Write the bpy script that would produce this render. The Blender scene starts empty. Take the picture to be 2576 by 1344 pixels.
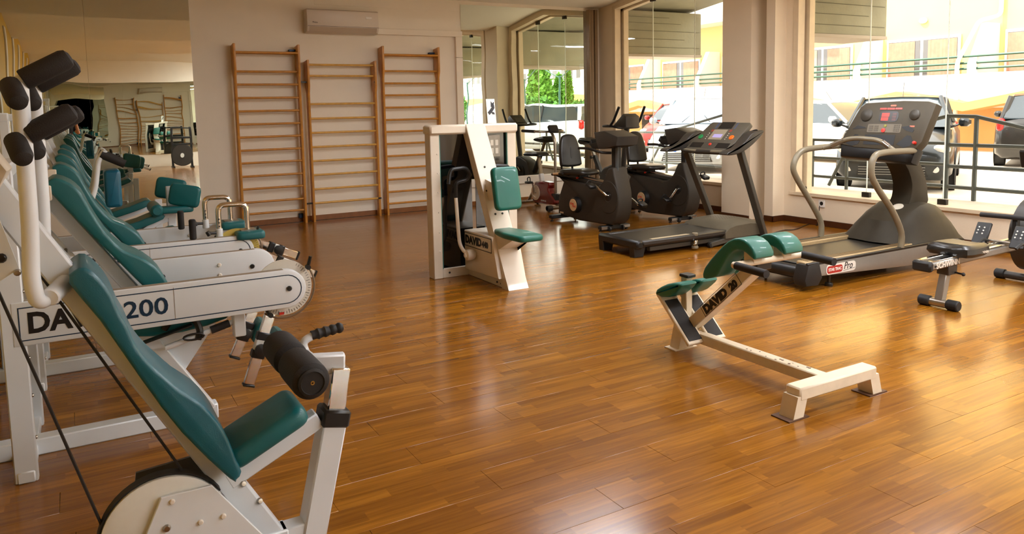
import bpy, bmesh, math, random
from mathutils import Vector, Matrix
random.seed(7)
SC = bpy.context.scene
COL = SC.collection
PI = math.pi
# ------------------------------------------------------------------ camera
CAM_F, CAM_CY, CAM_H = 1910.0, 471.0, 1.5
PITCH, YAW, ROLL = math.radians(5.85), math.radians(29.85), math.radians(-1.22)
_f = Vector((math.sin(YAW)*math.cos(PITCH), math.cos(YAW)*math.cos(PITCH), -math.sin(PITCH)))
_r = Vector((math.cos(YAW), -math.sin(YAW), 0.0))
_u = _r.cross(_f)
CR = _r*math.cos(ROLL) + _u*math.sin(ROLL)
CU = _u*math.cos(ROLL) - _r*math.sin(ROLL)
CF = _f
CC = Vector((0, 0, CAM_H))
cam_d = bpy.data.cameras.new('camera')
cam = bpy.data.objects.new('camera', cam_d)
COL.objects.link(cam)
cam.matrix_world = Matrix(((CR.x, CU.x, -CF.x, CC.x), (CR.y, CU.y, -CF.y, CC.y), (CR.z, CU.z, -CF.z, CC.z), (0, 0, 0, 1)))
cam_d.sensor_fit = 'HORIZONTAL'; cam_d.sensor_width = 36.0
cam_d.lens = 36.0*CAM_F/2576.0
cam_d.shift_y = -(672.0-CAM_CY)/2576.0
cam_d.clip_start = 0.02; cam_d.clip_end = 400
SC.camera = cam
# ------------------------------------------------------------------ view, sky, sun
SC.view_settings.view_transform = 'Standard'
SC.view_settings.look = 'None'
SC.view_settings.gamma = 1.0
SC.view_settings.use_curve_mapping = False
SC.view_settings.exposure = 0.95
world = bpy.data.worlds.new('world'); SC.world = world; world.use_nodes = True
_nt = world.node_tree
_bg = _nt.nodes['Background']
_bg.inputs['Color'].default_value = (1.0, 0.97, 0.92, 1)
_bg.inputs['Strength'].default_value = 2.7
sun_d = bpy.data.lights.new('sun', 'SUN'); sun_d.energy = 3.8; sun_d.angle = 0.03; sun_d.color = (1, 0.93, 0.8)
sun = bpy.data.objects.new('sun', sun_d); COL.objects.link(sun)
sun.rotation_euler = Vector((0.55, -0.30, -0.85)).to_track_quat('-Z', 'Y').to_euler()
# daylight portals in the window openings (guide sampling of the sky, give no light of their own)
def portal(y0, y1, z0, z1, x):
    l = bpy.data.lights.new('window_portal', 'AREA'); l.shape = 'RECTANGLE'; l.size = z1-z0; l.size_y = y1-y0
    l.cycles.is_portal = True
    o = bpy.data.objects.new('window_portal', l); COL.objects.link(o)
    o.location = (x, (y0+y1)/2, (z0+z1)/2); o.rotation_euler = (0, PI/2, 0)
for a, b in ((7.55, 10.2), (3.3, 6.55), (-0.3, 2.5), (-4.2, -1.2)):
    portal(a, b, 0.42, 3.25, 8.2)
# ------------------------------------------------------------------ pixel helpers (a pixel of the photograph -> point on a given plane)
def _ray(px, py):
    return CR*((px-1288.0)/CAM_F) - CU*((py-CAM_CY)/CAM_F) + CF
def PZ(px, py, z=0.0):
    d = _ray(px, py); return CC + d*((z-CAM_H)/d.z)
def PY(px, py, y):
    d = _ray(px, py); return CC + d*(y/d.y)
def PX(px, py, x):
    d = _ray(px, py); return CC + d*(x/d.x)
def proj(p):
    v = Vector(p)-CC; w = v.dot(CF)
    return (1288+CAM_F*v.dot(CR)/w, CAM_CY-CAM_F*v.dot(CU)/w, w)
V = Vector
# ------------------------------------------------------------------ materials
MATS = {}
def _hex(c):
    return tuple(((x/255.0)/12.92 if x/255.0 <= 0.04045 else ((x/255.0+0.055)/1.055)**2.4) for x in c)
def mat(name, srgb, rough=0.5, metal=0.0, spec=0.5, noise=0.0, nscale=40.0, bump=0.0, bscale=200.0, coat=0.0, emit=None, estr=0.0, alpha=1.0):
    if name in MATS: return MATS[name]
    m = bpy.data.materials.new(name); m.use_nodes = True; MATS[name] = m
    nt = m.node_tree; b = nt.nodes['Principled BSDF']
    col = _hex(srgb)
    b.inputs['Base Color'].default_value = (*col, 1)
    b.inputs['Roughness'].default_value = rough; b.inputs['Metallic'].default_value = metal
    b.inputs['Specular IOR Level'].default_value = spec
    b.inputs['Coat Weight'].default_value = coat
    if emit is not None:
        b.inputs['Emission Color'].default_value = (*_hex(emit), 1); b.inputs['Emission Strength'].default_value = estr
    tc = nt.nodes.new('ShaderNodeTexCoord')
    n = nt.nodes.new('ShaderNodeTexNoise'); n.inputs['Scale'].default_value = nscale; n.inputs['Detail'].default_value = 4
    nt.links.new(tc.outputs['Object'], n.inputs['Vector'])
    mx = nt.nodes.new('ShaderNodeMix'); mx.data_type = 'RGBA'; mx.blend_type = 'MULTIPLY'
    mx.inputs[0].default_value = 1.0
    mx.inputs[6].default_value = (*col, 1)
    mr = nt.nodes.new('ShaderNodeMapRange'); mr.inputs[1].default_value = 0.25; mr.inputs[2].default_value = 0.75
    mr.inputs[3].default_value = 1.0-noise; mr.inputs[4].default_value = 1.0
    nt.links.new(n.outputs['Fac'], mr.inputs[0]); nt.links.new(mr.outputs[0], mx.inputs[7])
    nt.links.new(mx.outputs[2], b.inputs['Base Color'])
    if bump > 0:
        n2 = nt.nodes.new('ShaderNodeTexNoise'); n2.inputs['Scale'].default_value = bscale; n2.inputs['Detail'].default_value = 3
        nt.links.new(tc.outputs['Object'], n2.inputs['Vector'])
        bp = nt.nodes.new('ShaderNodeBump'); bp.inputs['Strength'].default_value = bump; bp.inputs['Distance'].default_value = 0.004
        nt.links.new(n2.outputs['Fac'], bp.inputs['Height']); nt.links.new(bp.outputs[0], b.inputs['Normal'])
    return m
def glass_mat(name, tint=(1, 1, 1), refl=1.0, dark=0.0):
    if name in MATS: return MATS[name]
    m = bpy.data.materials.new(name); m.use_nodes = True; MATS[name] = m
    nt = m.node_tree; nt.nodes.clear()
    o = nt.nodes.new('ShaderNodeOutputMaterial'); mix = nt.nodes.new('ShaderNodeMixShader')
    t = nt.nodes.new('ShaderNodeBsdfTransparent'); t.inputs[0].default_value = (*tint, 1)
    g = nt.nodes.new('ShaderNodeBsdfGlossy'); g.inputs['Roughness'].default_value = 0.02
    fr = nt.nodes.new('ShaderNodeFresnel'); fr.inputs['IOR'].default_value = 1.45
    mu = nt.nodes.new('ShaderNodeMath'); mu.operation = 'MULTIPLY'; mu.inputs[1].default_value = refl; mu.use_clamp = True
    nt.links.new(fr.outputs[0], mu.inputs[0]); nt.links.new(mu.outputs[0], mix.inputs[0])
    nt.links.new(t.outputs[0], mix.inputs[1]); nt.links.new(g.outputs[0], mix.inputs[2]); nt.links.new(mix.outputs[0], o.inputs[0])
    return m
def mirror_mat(name):
    m = bpy.data.materials.new(name); m.use_nodes = True
    nt = m.node_tree; nt.nodes.clear()
    o = nt.nodes.new('ShaderNodeOutputMaterial'); g = nt.nodes.new('ShaderNodeBsdfGlossy')
    g.inputs['Color'].default_value = (0.80, 0.85, 0.78, 1); g.inputs['Roughness'].default_value = 0.0
    tc = nt.nodes.new('ShaderNodeTexCoord'); mp = nt.nodes.new('ShaderNodeMapping'); mp.inputs['Scale'].default_value = (0.9, 0.9, 1.6)
    n = nt.nodes.new('ShaderNodeTexNoise'); n.inputs['Scale'].default_value = 1.6; n.inputs['Detail'].default_value = 0
    bp = nt.nodes.new('ShaderNodeBump'); bp.inputs['Strength'].default_value = 0.10; bp.inputs['Distance'].default_value = 0.014
    nt.links.new(tc.outputs['Object'], mp.inputs[0]); nt.links.new(mp.outputs[0], n.inputs['Vector'])
    nt.links.new(n.outputs['Fac'], bp.inputs['Height']); nt.links.new(bp.outputs[0], g.inputs['Normal']); nt.links.new(g.outputs[0], o.inputs[0])
    return m
# ------------------------------------------------------------------ mesh builder
class MB:
    def __init__(s): s.v = []; s.f = []
    def add(s, vs, fs):
        o = len(s.v); s.v += [V(p) for p in vs]; s.f += [tuple(i+o for i in f) for f in fs]; return s
    def box(s, c, size, bev=0.0, M=None):
        c = V(c); h = [max(x/2, 1e-5) for x in size]; b = min(bev, min(h)*0.95)
        T = (lambda p: c + (M @ V(p) if M else V(p)))
        if b <= 0:
            vs = [T((sx*h[0], sy*h[1], sz*h[2])) for sz in (-1, 1) for sy in (-1, 1) for sx in (-1, 1)]
            return s.add(vs, [(0, 2, 3, 1), (4, 5, 7, 6), (0, 1, 5, 4), (2, 6, 7, 3), (0, 4, 6, 2), (1, 3, 7, 5)])
        vs = []; idx = {}
        for sx in (-1, 1):
            for sy in (-1, 1):
                for sz in (-1, 1):
                    sg = (sx, sy, sz)
                    for a in range(3):
                        p = [sg[k]*(h[k] if k == a else h[k]-b) for k in range(3)]
                        idx[(sg, a)] = len(vs); vs.append(T(p))
        fs = []
        for a in range(3):
            o1, o2 = (a+1) % 3, (a+2) % 3
            for sa in (-1, 1):
                q = []
                for s1, s2 in ((-1, -1), (1, -1), (1, 1), (-1, 1)):
                    sg = [0, 0, 0]; sg[a] = sa; sg[o1] = s1; sg[o2] = s2; q.append(idx[(tuple(sg), a)])
                fs.append(tuple(q))
            for s1 in (-1, 1):
                for s2 in (-1, 1):
                    q = []
                    for sa, ax in ((-1, o1), (1, o1), (1, o2), (-1, o2)):
                        sg = [0, 0, 0]; sg[a] = sa; sg[o1] = s1; sg[o2] = s2; q.append(idx[(tuple(sg), ax)])
                    fs.append(tuple(q))
        for sx in (-1, 1):
            for sy in (-1, 1):
                for sz in (-1, 1):
                    fs.append(tuple(idx[((sx, sy, sz), a)] for a in range(3)))
        return s.add(vs, fs)
    def b2(s, lo, hi, bev=0.0):
        lo = V(lo); hi = V(hi); return s.box((lo+hi)/2, [abs(x) for x in (hi-lo)], bev)
    def bar(s, p0, p1, w, h, up=(0, 0, 1), bev=0.0):
        p0 = V(p0); p1 = V(p1); d = p1-p0; L = d.length; d = d/L
        u = V(up); x = u.cross(d)
        if x.length < 1e-4: x = V((1, 0, 0)).cross(d)
        x.normalize(); y = d.cross(x)
        M = Matrix((x, y, d)).transposed()
        return s.box((p0+p1)/2, (w, h, L), bev, M)
    def tube(s, pts, r, n=12, closed=False, cap=True):
        pts = [V(p) for p in pts]; m = len(pts)
        rr = r if isinstance(r, (list, tuple)) else [r]*m
        T = []
        for i in range(m):
            if closed: t = pts[(i+1) % m]-pts[i-1]
            else: t = pts[min(i+1, m-1)]-pts[max(i-1, 0)]
            T.append(t.normalized())
        a = V((0, 0, 1)) if abs(T[0].z) < 0.9 else V((1, 0, 0))
        nx = T[0].cross(a).normalized(); vs = []
        for i in range(m):
            if i > 0:
                nx = (nx - T[i]*nx.dot(T[i]))
                nx.normalize()
            ny = T[i].cross(nx)
            for k in range(n):
                th = 2*PI*k/n; vs.append(pts[i]+(nx*math.cos(th)+ny*math.sin(th))*rr[i])
        fs = []
        for i in range(m if closed else m-1):
            j = (i+1) % m
            for k in range(n):
                k2 = (k+1) % n; fs.append((i*n+k, i*n+k2, j*n+k2, j*n+k))
        if cap and not closed:
            fs.append(tuple(range(n-1, -1, -1))); fs.append(tuple((m-1)*n+k for k in range(n)))
        return s.add(vs, fs)
    def lathe(s, o, axis, prof, n=24):
        o = V(o); d = V(axis).normalized(); a = V((0, 0, 1)) if abs(d.z) < 0.9 else V((1, 0, 0))
        x = a.cross(d).normalized(); y = d.cross(x); vs = []; fs = []; m = len(prof)
        for (r, h) in prof:
            for k in range(n):
                th = 2*PI*k/n; vs.append(o+d*h+(x*math.cos(th)+y*math.sin(th))*max(r, 1e-5))
        for i in range(m-1):
            for k in range(n):
                k2 = (k+1) % n; fs.append((i*n+k, i*n+k2, (i+1)*n+k2, (i+1)*n+k))
        if prof[0][0] > 1e-4: fs.append(tuple(range(n-1, -1, -1)))
        if prof[-1][0] > 1e-4: fs.append(tuple((m-1)*n+k for k in range(n)))
        return s.add(vs, fs)
    def cyl(s, p0, p1, r, n=16, bev=0.0):
        p0 = V(p0); p1 = V(p1); L = (p1-p0).length
        if bev > 0: pr = [(r-bev, 0), (r, bev), (r, L-bev), (r-bev, L)]
        else: pr = [(r, 0), (r, L)]
        return s.lathe(p0, p1-p0, pr, n)
    def prism(s, poly, o, u, v, t0, t1, rnd=0.0, seg=3):
        """2-D polygon in the (u, v) frame, extruded along u x v from t0 to t1, edges rounded by rnd"""
        o = V(o); u = V(u); v = V(v); w = u.cross(v)
        rings = []
        if rnd > 0:
            for k in range(seg+1):
                a = PI/2*k/seg; rings.append((rnd*(1-math.sin(a)), t0+rnd*(1-math.cos(a))))
            for k in range(seg, -1, -1):
                a = PI/2*k/seg; rings.append((rnd*(1-math.sin(a)), t1-rnd*(1-math.cos(a))))
        else: rings = [(0, t0), (0, t1)]
        n = len(poly); vs = []; fs = []
        for ins, h in rings:
            q = inset(poly, ins) if ins > 1e-6 else poly
            for (a, b) in q: vs.append(o+u*a+v*b+w*h)
        for i in range(len(rings)-1):
            for k in range(n):
                k2 = (k+1) % n; fs.append((i*n+k, i*n+k2, (i+1)*n+k2, (i+1)*n+k))
        fs.append(tuple(range(n-1, -1, -1))); fs.append(tuple((len(rings)-1)*n+k for k in range(n)))
        return s.add(vs, fs)
    def loft(s, rings, closed=True, caps=True):
        n = len(rings[0]); vs = [p for r in rings for p in r]; fs = []
        for i in range(len(rings)-1):
            for k in range(n if closed else n-1):
                k2 = (k+1) % n; fs.append((i*n+k, i*n+k2, (i+1)*n+k2, (i+1)*n+k))
        if caps and closed:
            fs.append(tuple(range(n-1, -1, -1))); fs.append(tuple((len(rings)-1)*n+k for k in range(n)))
        return s.add(vs, fs)
    def quad(s, a, b, c, d): return s.add([a, b, c, d], [(0, 1, 2, 3)])
    def sphere(s, c, r, n=12, sc=(1, 1, 1)):
        c = V(c); vs = []; fs = []; m = n//2
        for i in range(m+1):
            ph = PI*i/m
            for k in range(n):
                th = 2*PI*k/n; rr = max(math.sin(ph), 1e-4)
                vs.append(c+V((r*sc[0]*rr*math.cos(th), r*sc[1]*rr*math.sin(th), r*sc[2]*math.cos(ph))))
        for i in range(m):
            for k in range(n):
                k2 = (k+1) % n; fs.append((i*n+k, i*n+k2, (i+1)*n+k2, (i+1)*n+k))
        return s.add(vs, fs)
    def mesh(s, name, off=(0, 0, 0), angle=40):
        off = V(off)
        me = bpy.data.meshes.new(name)
        me.from_pydata([p-off for p in s.v], [], s.f)
        bm = bmesh.new(); bm.from_mesh(me); bmesh.ops.recalc_face_normals(bm, faces=bm.faces); bm.to_mesh(me); bm.free()
        for p in me.polygons: p.use_smooth = True
        me.set_sharp_from_angle(angle=math.radians(angle))
        return me
def area2(p): return sum(p[i-1][0]*p[i][1]-p[i][0]*p[i-1][1] for i in range(len(p)))/2
def inset(poly, d):
    n = len(poly); sgn = 1 if area2(poly) > 0 else -1; out = []
    for i in range(n):
        a = poly[i-1]; b = poly[i]; c = poly[(i+1) % n]
        d1 = (b[0]-a[0], b[1]-a[1]); d2 = (c[0]-b[0], c[1]-b[1])
        l1 = math.hypot(*d1) or 1e-9; l2 = math.hypot(*d2) or 1e-9
        n1 = (-d1[1]/l1*sgn, d1[0]/l1*sgn); n2 = (-d2[1]/l2*sgn, d2[0]/l2*sgn)
        mx, my = n1[0]+n2[0], n1[1]+n2[1]; k = mx*mx+my*my
        if k < 0.2: k = 0.2
        out.append((b[0]+2*d*mx/k, b[1]+2*d*my/k))
    return out
def rrect(w, h, r, n=4, cx=0, cy=0):
    out = []
    for (sx, sy, a0) in ((1, 1, 0), (-1, 1, 90), (-1, -1, 180), (1, -1, 270)):
        for k in range(n+1):
            a = math.radians(a0+90*k/n); out.append((cx+sx*(w/2-r)+r*math.cos(a), cy+sy*(h/2-r)+r*math.sin(a)))
    return out
def smooth_poly(pts, n=3, closed=True):
    """Catmull-Rom through the points"""
    out = []; m = len(pts)
    for i in range(m if closed else m-1):
        p0, p1, p2, p3 = pts[i-1 if (closed or i > 0) else 0], pts[i], pts[(i+1) % m], pts[(i+2) % m if (closed or i+2 < m) else m-1]
        for k in range(n):
            t = k/n; t2 = t*t; t3 = t2*t
            out.append(tuple(0.5*(2*p1[j]+(-p0[j]+p2[j])*t+(2*p0[j]-5*p1[j]+4*p2[j]-p3[j])*t2+(-p0[j]+3*p1[j]-3*p2[j]+p3[j])*t3) for j in range(len(p1))))
    if not closed: out.append(tuple(pts[-1]))
    return out
def fillet(pts, r, n=5):
    pts = [V(p) for p in pts]; out = [pts[0]]
    for i in range(1, len(pts)-1):
        a, b, c = pts[i-1], pts[i], pts[i+1]
        da = (a-b); dc = (c-b); la, lc = da.length, dc.length
        k = min(r, la*0.48, lc*0.48); p = b+da/la*k; q = b+dc/lc*k
        for j in range(n+1):
            t = j/n; out.append(p*(1-t)**2+b*2*t*(1-t)+q*t*t)
    out.append(pts[-1]); return out
def rcorner(poly, r, n=4):
    """round every corner of a closed 2-D polygon"""
    out = []; m = len(poly)
    for i in range(m):
        a, b, c = V((*poly[i-1], 0)), V((*poly[i], 0)), V((*poly[(i+1) % m], 0))
        da = a-b; dc = c-b; k = min(r, da.length*0.45, dc.length*0.45)
        p = b+da.normalized()*k; q = b+dc.normalized()*k
        for j in range(n+1):
            t = j/n; w = p*(1-t)**2+b*2*t*(1-t)+q*t*t; out.append((w.x, w.y))
    return out
# ------------------------------------------------------------------ objects
def thing(name, label, cat, loc=(0, 0, 0), group=None):
    o = bpy.data.objects.new(name, None); COL.objects.link(o); o.empty_display_size = 0.1
    o.location = loc; o['label'] = label; o['category'] = cat
    if group: o['group'] = group
    return o
def _root_off(p):
    off = V((0, 0, 0))
    while p is not None: off = off + p.location; p = p.parent
    return off
def islands(mb):
    par = list(range(len(mb.v)))
    def find(i):
        while par[i] != i: par[i] = par[par[i]]; i = par[i]
        return i
    for f in mb.f:
        a = find(f[0])
        for k in f[1:]: par[find(k)] = a
    g = {}
    for f in mb.f: g.setdefault(find(f[0]), []).append(f)
    out = []
    for fs in g.values():
        q = MB(); ix = {}
        for f in fs:
            for k in f:
                if k not in ix: ix[k] = len(q.v); q.v.append(mb.v[k])
            q.f.append(tuple(ix[k] for k in f))
        out.append(q)
    return out
def pieces(name, mb, m, parent, label=None, angle=40):
    """each loose piece becomes a part of its own"""
    return [part(name, q, m, parent, label, angle) for q in islands(mb)]
def part(name, mb, m, parent, label=None, angle=40):
    me = mb.mesh(name, _root_off(parent), angle) if isinstance(mb, MB) else mb
    if m is not None and not me.materials: me.materials.append(m)
    o = bpy.data.objects.new(name, me); COL.objects.link(o); o.parent = parent
    if label: o['label'] = label
    return o
def single(name, mb, m, label, cat, group=None, base=None, angle=40):
    if base is None:
        xs = [p.x for p in mb.v]; ys = [p.y for p in mb.v]; zs = [p.z for p in mb.v]
        base = ((min(xs)+max(xs))/2, (min(ys)+max(ys))/2, min(zs))
    me = mb.mesh(name, base, angle); me.materials.append(m)
    o = bpy.data.objects.new(name, me); COL.objects.link(o); o.location = base
    o['label'] = label; o['category'] = cat
    if group: o['group'] = group
    return o
def struct(name, mb, m, label=None, angle=40):
    me = mb.mesh(name, (0, 0, 0), angle)
    if m: me.materials.append(m)
    o = bpy.data.objects.new(name, me); COL.objects.link(o); o['kind'] = 'structure'
    if label: o['label'] = label
    return o
def text_mesh(txt, size, o, u, v, ext=0.001, sx=1.0, weight=0.0, align='LEFT', shear=0.0):
    c = bpy.data.curves.new('lettering', 'FONT'); c.body = txt; c.size = size; c.extrude = ext; c.offset = weight; c.align_x = align
    c.shear = shear; c.resolution_u = 3
    ob = bpy.data.objects.new('lettering', c); COL.objects.link(ob)
    dg = bpy.context.evaluated_depsgraph_get(); me = bpy.data.meshes.new_from_object(ob.evaluated_get(dg))
    COL.objects.unlink(ob); bpy.data.objects.remove(ob)
    mb = MB(); o = V(o); u = V(u).normalized(); v = V(v).normalized(); w = u.cross(v)
    mb.v = [o+u*(p.co.x*sx)+v*p.co.y+w*p.co.z for p in me.vertices]
    mb.f = [tuple(p.vertices) for p in me.polygons]
    bpy.data.meshes.remove(me)
    return mb
X_, Y_, Z_ = V((1, 0, 0)), V((0, 1, 0)), V((0, 0, 1))
# ================================================================== room shell
XL, XW, YB, YF = -0.95, 7.85, 10.6, -4.6        # left wall, window wall, back wall, front wall
M_wall = mat('wall_paint', (240, 229, 210), 0.75, noise=0.05, nscale=3, bump=0.25, bscale=160, spec=0.25)
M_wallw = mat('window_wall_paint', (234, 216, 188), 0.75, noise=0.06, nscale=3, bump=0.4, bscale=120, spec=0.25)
M_yellow = mat('yellow_paint', (200, 160, 20), 0.6, noise=0.05, nscale=3)
M_white = mat('trim_white', (226, 220, 210), 0.5, noise=0.03)
M_ceil = mat('ceiling_paint', (238, 230, 214), 0.8, noise=0.03, nscale=2, bump=0.1, bscale=90)
M_base = mat('baseboard_wood', (78, 40, 14), 0.4, noise=0.35, nscale=14)
M_basel = mat('baseboard_wood_light', (140, 84, 30), 0.4, noise=0.3, nscale=14)
M_stone = mat('window_surround_stone', (226, 205, 172), 0.45, noise=0.12, nscale=9)
M_alu = mat('aluminium_profile', (150, 125, 95), 0.45, 0.3, noise=0.1)
M_mirror = mirror_mat('mirror_glass')
M_glass = glass_mat('window_glass', (0.98, 0.99, 0.98), 0.25)
M_dark = mat('dark_metal', (50, 45, 38), 0.4, 0.6)
# ---- wood floor
def wood_floor():
    m = bpy.data.materials.new('laminate'); m.use_nodes = True; MATS['laminate'] = m
    nt = m.node_tree; b = nt.nodes['Principled BSDF']; N = nt.nodes.new; L = nt.links.new
    geo = N('ShaderNodeNewGeometry'); sp = N('ShaderNodeSeparateXYZ'); L(geo.outputs['Position'], sp.inputs[0])
    def mth(op, a, bb=None):
        n = N('ShaderNodeMath'); n.operation = op
        for i, q in enumerate((a, bb)):
            if q is None: continue
            if isinstance(q, (int, float)): n.inputs[i].default_value = q
            else: L(q, n.inputs[i])
        return n.outputs[0]
    ys = mth('DIVIDE', mth('SUBTRACT', sp.outputs['Y'], 2.714), 0.1865/3)
    row = mth('FLOOR', ys)
    wn = N('ShaderNodeTexWhiteNoise'); wn.noise_dimensions = '1D'; L(row, wn.inputs['W'])
    xs = mth('DIVIDE', mth('ADD', sp.outputs['X'], mth('MULTIPLY', wn.outputs['Value'], 7.0)), 0.46)
    seg = mth('FLOOR', xs)
    cv = N('ShaderNodeCombineXYZ'); L(row, cv.inputs[0]); L(seg, cv.inputs[1])
    w2 = N('ShaderNodeTexWhiteNoise'); w2.noise_dimensions = '2D'; L(cv.outputs[0], w2.inputs['Vector'])
    # grain, shifted for each strip
    gv = N('ShaderNodeCombineXYZ'); L(mth('ADD', mth('MULTIPLY', sp.outputs['X'], 2.2), mth('MULTIPLY', w2.outputs['Value'], 40)), gv.inputs[0])
    L(mth('MULTIPLY', sp.outputs['Y'], 42), gv.inputs[1]); L(mth('MULTIPLY', w2.outputs['Value'], 9), gv.inputs[2])
    g = N('ShaderNodeTexNoise'); g.inputs['Scale'].default_value = 1.0; g.inputs['Detail'].default_value = 5; g.inputs['Distortion'].default_value = 0.9
    L(gv.outputs[0], g.inputs['Vector'])
    f = mth('ADD', mth('MULTIPLY', w2.outputs['Value'], 0.30), mth('MULTIPLY', g.outputs['Fac'], 0.80))
    cr = N('ShaderNodeValToRGB'); e = cr.color_ramp.elements
    e[0].position = 0.2; e[0].color = (*_hex((106, 62, 12)), 1)
    e[1].position = 0.95; e[1].color = (*_hex((174, 118, 34)), 1)
    k = e.new(0.52); k.color = (*_hex((132, 82, 18)), 1)
    k = e.new(0.72); k.color = (*_hex((151, 97, 23)), 1)
    L(f, cr.inputs[0]); L(cr.outputs[0], b.inputs['Base Color'])
    b.inputs['Roughness'].default_value = 0.27; b.inputs['Specular IOR Level'].default_value = 0.6
    rn = N('ShaderNodeTexNoise'); rn.inputs['Scale'].default_value = 2.5; L(geo.outputs['Position'], rn.inputs['Vector'])
    rr = N('ShaderNodeMapRange'); rr.inputs[3].default_value = 0.13; rr.inputs[4].default_value = 0.24; L(rn.outputs['Fac'], rr.inputs[0]); L(rr.outputs[0], b.inputs['Roughness'])
    bp = N('ShaderNodeBump'); bp.inputs['Strength'].default_value = 0.04; bp.inputs['Distance'].default_value = 0.002
    L(g.outputs['Fac'], bp.inputs['Height']); L(bp.outputs[0], b.inputs['Normal'])
    return m
M_floor = wood_floor()
floor = struct('floor', MB().b2((XL-0.3, YF-0.3, -0.15), (XW+0.25, YB+0.3, -0.009)), M_base, 'glossy reddish brown laminate floor')
PW, PL = 0.1865, 1.285
boards = []
j = -60
for j in range(-45, 42):
    y0 = 2.714+j*PW; y1 = y0+PW
    lo, hi = max(y0, YF), min(y1, YB)
    if hi-lo < 0.004: continue
    ph = (1.376 + (j+1)*0.4283*PL + (0.13 if j % 3 == 0 else 0)) % PL if j != -1 else 1.376 % PL
    x = XL-PL+((ph-XL) % PL)
    while x < XW:
        a, c = max(x, XL), min(x+PL, XW)
        if c-a > 0.004: boards.append((a, c, lo, hi))
        x += PL
def score(bd):
    a, c, lo, hi = bd; q = []
    for t in (0.0, 0.25, 0.5, 0.75, 1.0):
        p = proj((a+(c-a)*t, (lo+hi)/2, 0))
        if p[2] > 0.3 and -20 < p[0] < 2596 and -20 < p[1] < 1364: q.append((c-a)*(hi-lo)/p[2]**3)
    return sum(q)
boards.sort(key=score, reverse=True)
shared = {}
rest = MB()
def plank_mb(mb, a, c, lo, hi):
    mb.box(((a+c)/2, (lo+hi)/2, -0.0045), (c-a-0.0009, hi-lo-0.0009, 0.009), 0.0009)
for i, (a, c, lo, hi) in enumerate(boards):
    if i < 300:
        key = (round(c-a, 3), round(hi-lo, 3))
        if key not in shared:
            mb = MB(); plank_mb(mb, -(c-a)/2, (c-a)/2, -(hi-lo)/2, (hi-lo)/2)
            me = mb.mesh('plank'); me.materials.append(M_floor); shared[key] = me
        o = bpy.data.objects.new('plank', shared[key]); COL.objects.link(o); o.location = ((a+c)/2, (lo+hi)/2, 0); o.parent = floor
    else: plank_mb(rest, a, c, lo, hi)
o = part('plank_field', rest, M_floor, floor); o['kind'] = 'stuff'
# ---- walls and the folded ceiling
T = 0.25
struct('wall_left', MB().b2((XL-T, YF-T, 0), (XL, YB+T, 3.6)), M_yellow, 'bright yellow painted wall with white pilasters')
for k, y in enumerate((10.47, 7.07, 4.9, 2.95, 1.1, -0.75, -2.7, -4.45, 8.9)):
    struct('trim_%d' % (k+1), MB().b2((XL, y-0.14, 0), (XL+0.025, y+0.14, 3.14), 0.004), M_white, 'white pilaster on the yellow wall')
struct('wall_back', MB().b2((XL-T, YB, 0), (XW+T, YB+T, 3.6)), M_wall, 'off-white plastered back wall')
struct('wall_front', MB().b2((XL-T, YF-T, 0), (XW+T, YF, 3.6)), M_wall, 'off-white plastered wall opposite the wall bars')
# folded plate ceiling: valleys at the piers, ridges over the bays
valley = [10.9, 7.07, 2.95, -0.75, -4.9]
ridge = [8.85, 5.0, 1.1, -2.8]
ZV, ZR = 3.125, 3.37
prof = [(valley[0], ZV)]
for r_, v_ in zip(ridge, valley[1:]): prof += [(r_, ZR), (v_, ZV)]
mb = MB()
n = len(prof); x0, x1 = XL-T, XW+0.02
vs = []
for (y, z) in prof: vs += [V((x0, y, z)), V((x1, y, z)), V((x1, y, 3.9)), V((x0, y, 3.9))]
mb.loft([vs[i*4:i*4+4] for i in range(n)])
struct('ceiling', mb, M_ceil, 'pale folded ceiling with shallow ridges', angle=5)
def zceil(y):
    for (a, b) in zip(prof, prof[1:]):
        if b[0] <= y <= a[0]: return a[1]+(b[1]-a[1])*(a[0]-y)/(a[0]-b[0])
    return ZV
# ---- window wall: piers and parapets (made of solid blocks around real openings)
WIN = [(7.55, 10.22, 0.40), (3.25, 6.55, 0.38), (-0.35, 2.55, 0.38), (-4.25, -1.15, 0.38)]
mb = MB()
ys = [10.85, 10.22, 7.55, 6.55, 3.25, 2.55, -0.35, -1.15, -4.25, -4.85]
for a, b in ((10.85, 10.22), (7.55, 6.55), (3.25, 2.55), (-0.35, -1.15), (-4.25, -4.85)): mb.b2((XW, b, -0.1), (XW+T, a, 3.7))
for (a, b, z) in WIN: mb.b2((XW, a, -0.1), (XW+T, b, z))
for (a, b, z) in WIN:                       # band above each window head, following the ceiling fold
    rd = [q for q in ridge if a < q < b][0]
    for (p, q) in ((a, rd), (rd, b)):
        h0 = zceil(p)-0.06 if p != rd else ZR-0.06; h1 = zceil(q)-0.06 if q != rd else ZR-0.06
        mb.add([(XW, p, h0), (XW+T, p, h0), (XW+T, q, h1), (XW, q, h1), (XW, p, 3.75), (XW+T, p, 3.75), (XW+T, q, 3.75), (XW, q, 3.75)],
               [(0, 1, 2, 3), (4, 5, 6, 7), (0, 1, 5, 4), (1, 2, 6, 5), (2, 3, 7, 6), (3, 0, 4, 7)])
struct('wall_right', mb, M_wallw, 'off-white wall with large glazed openings', angle=5)
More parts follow.
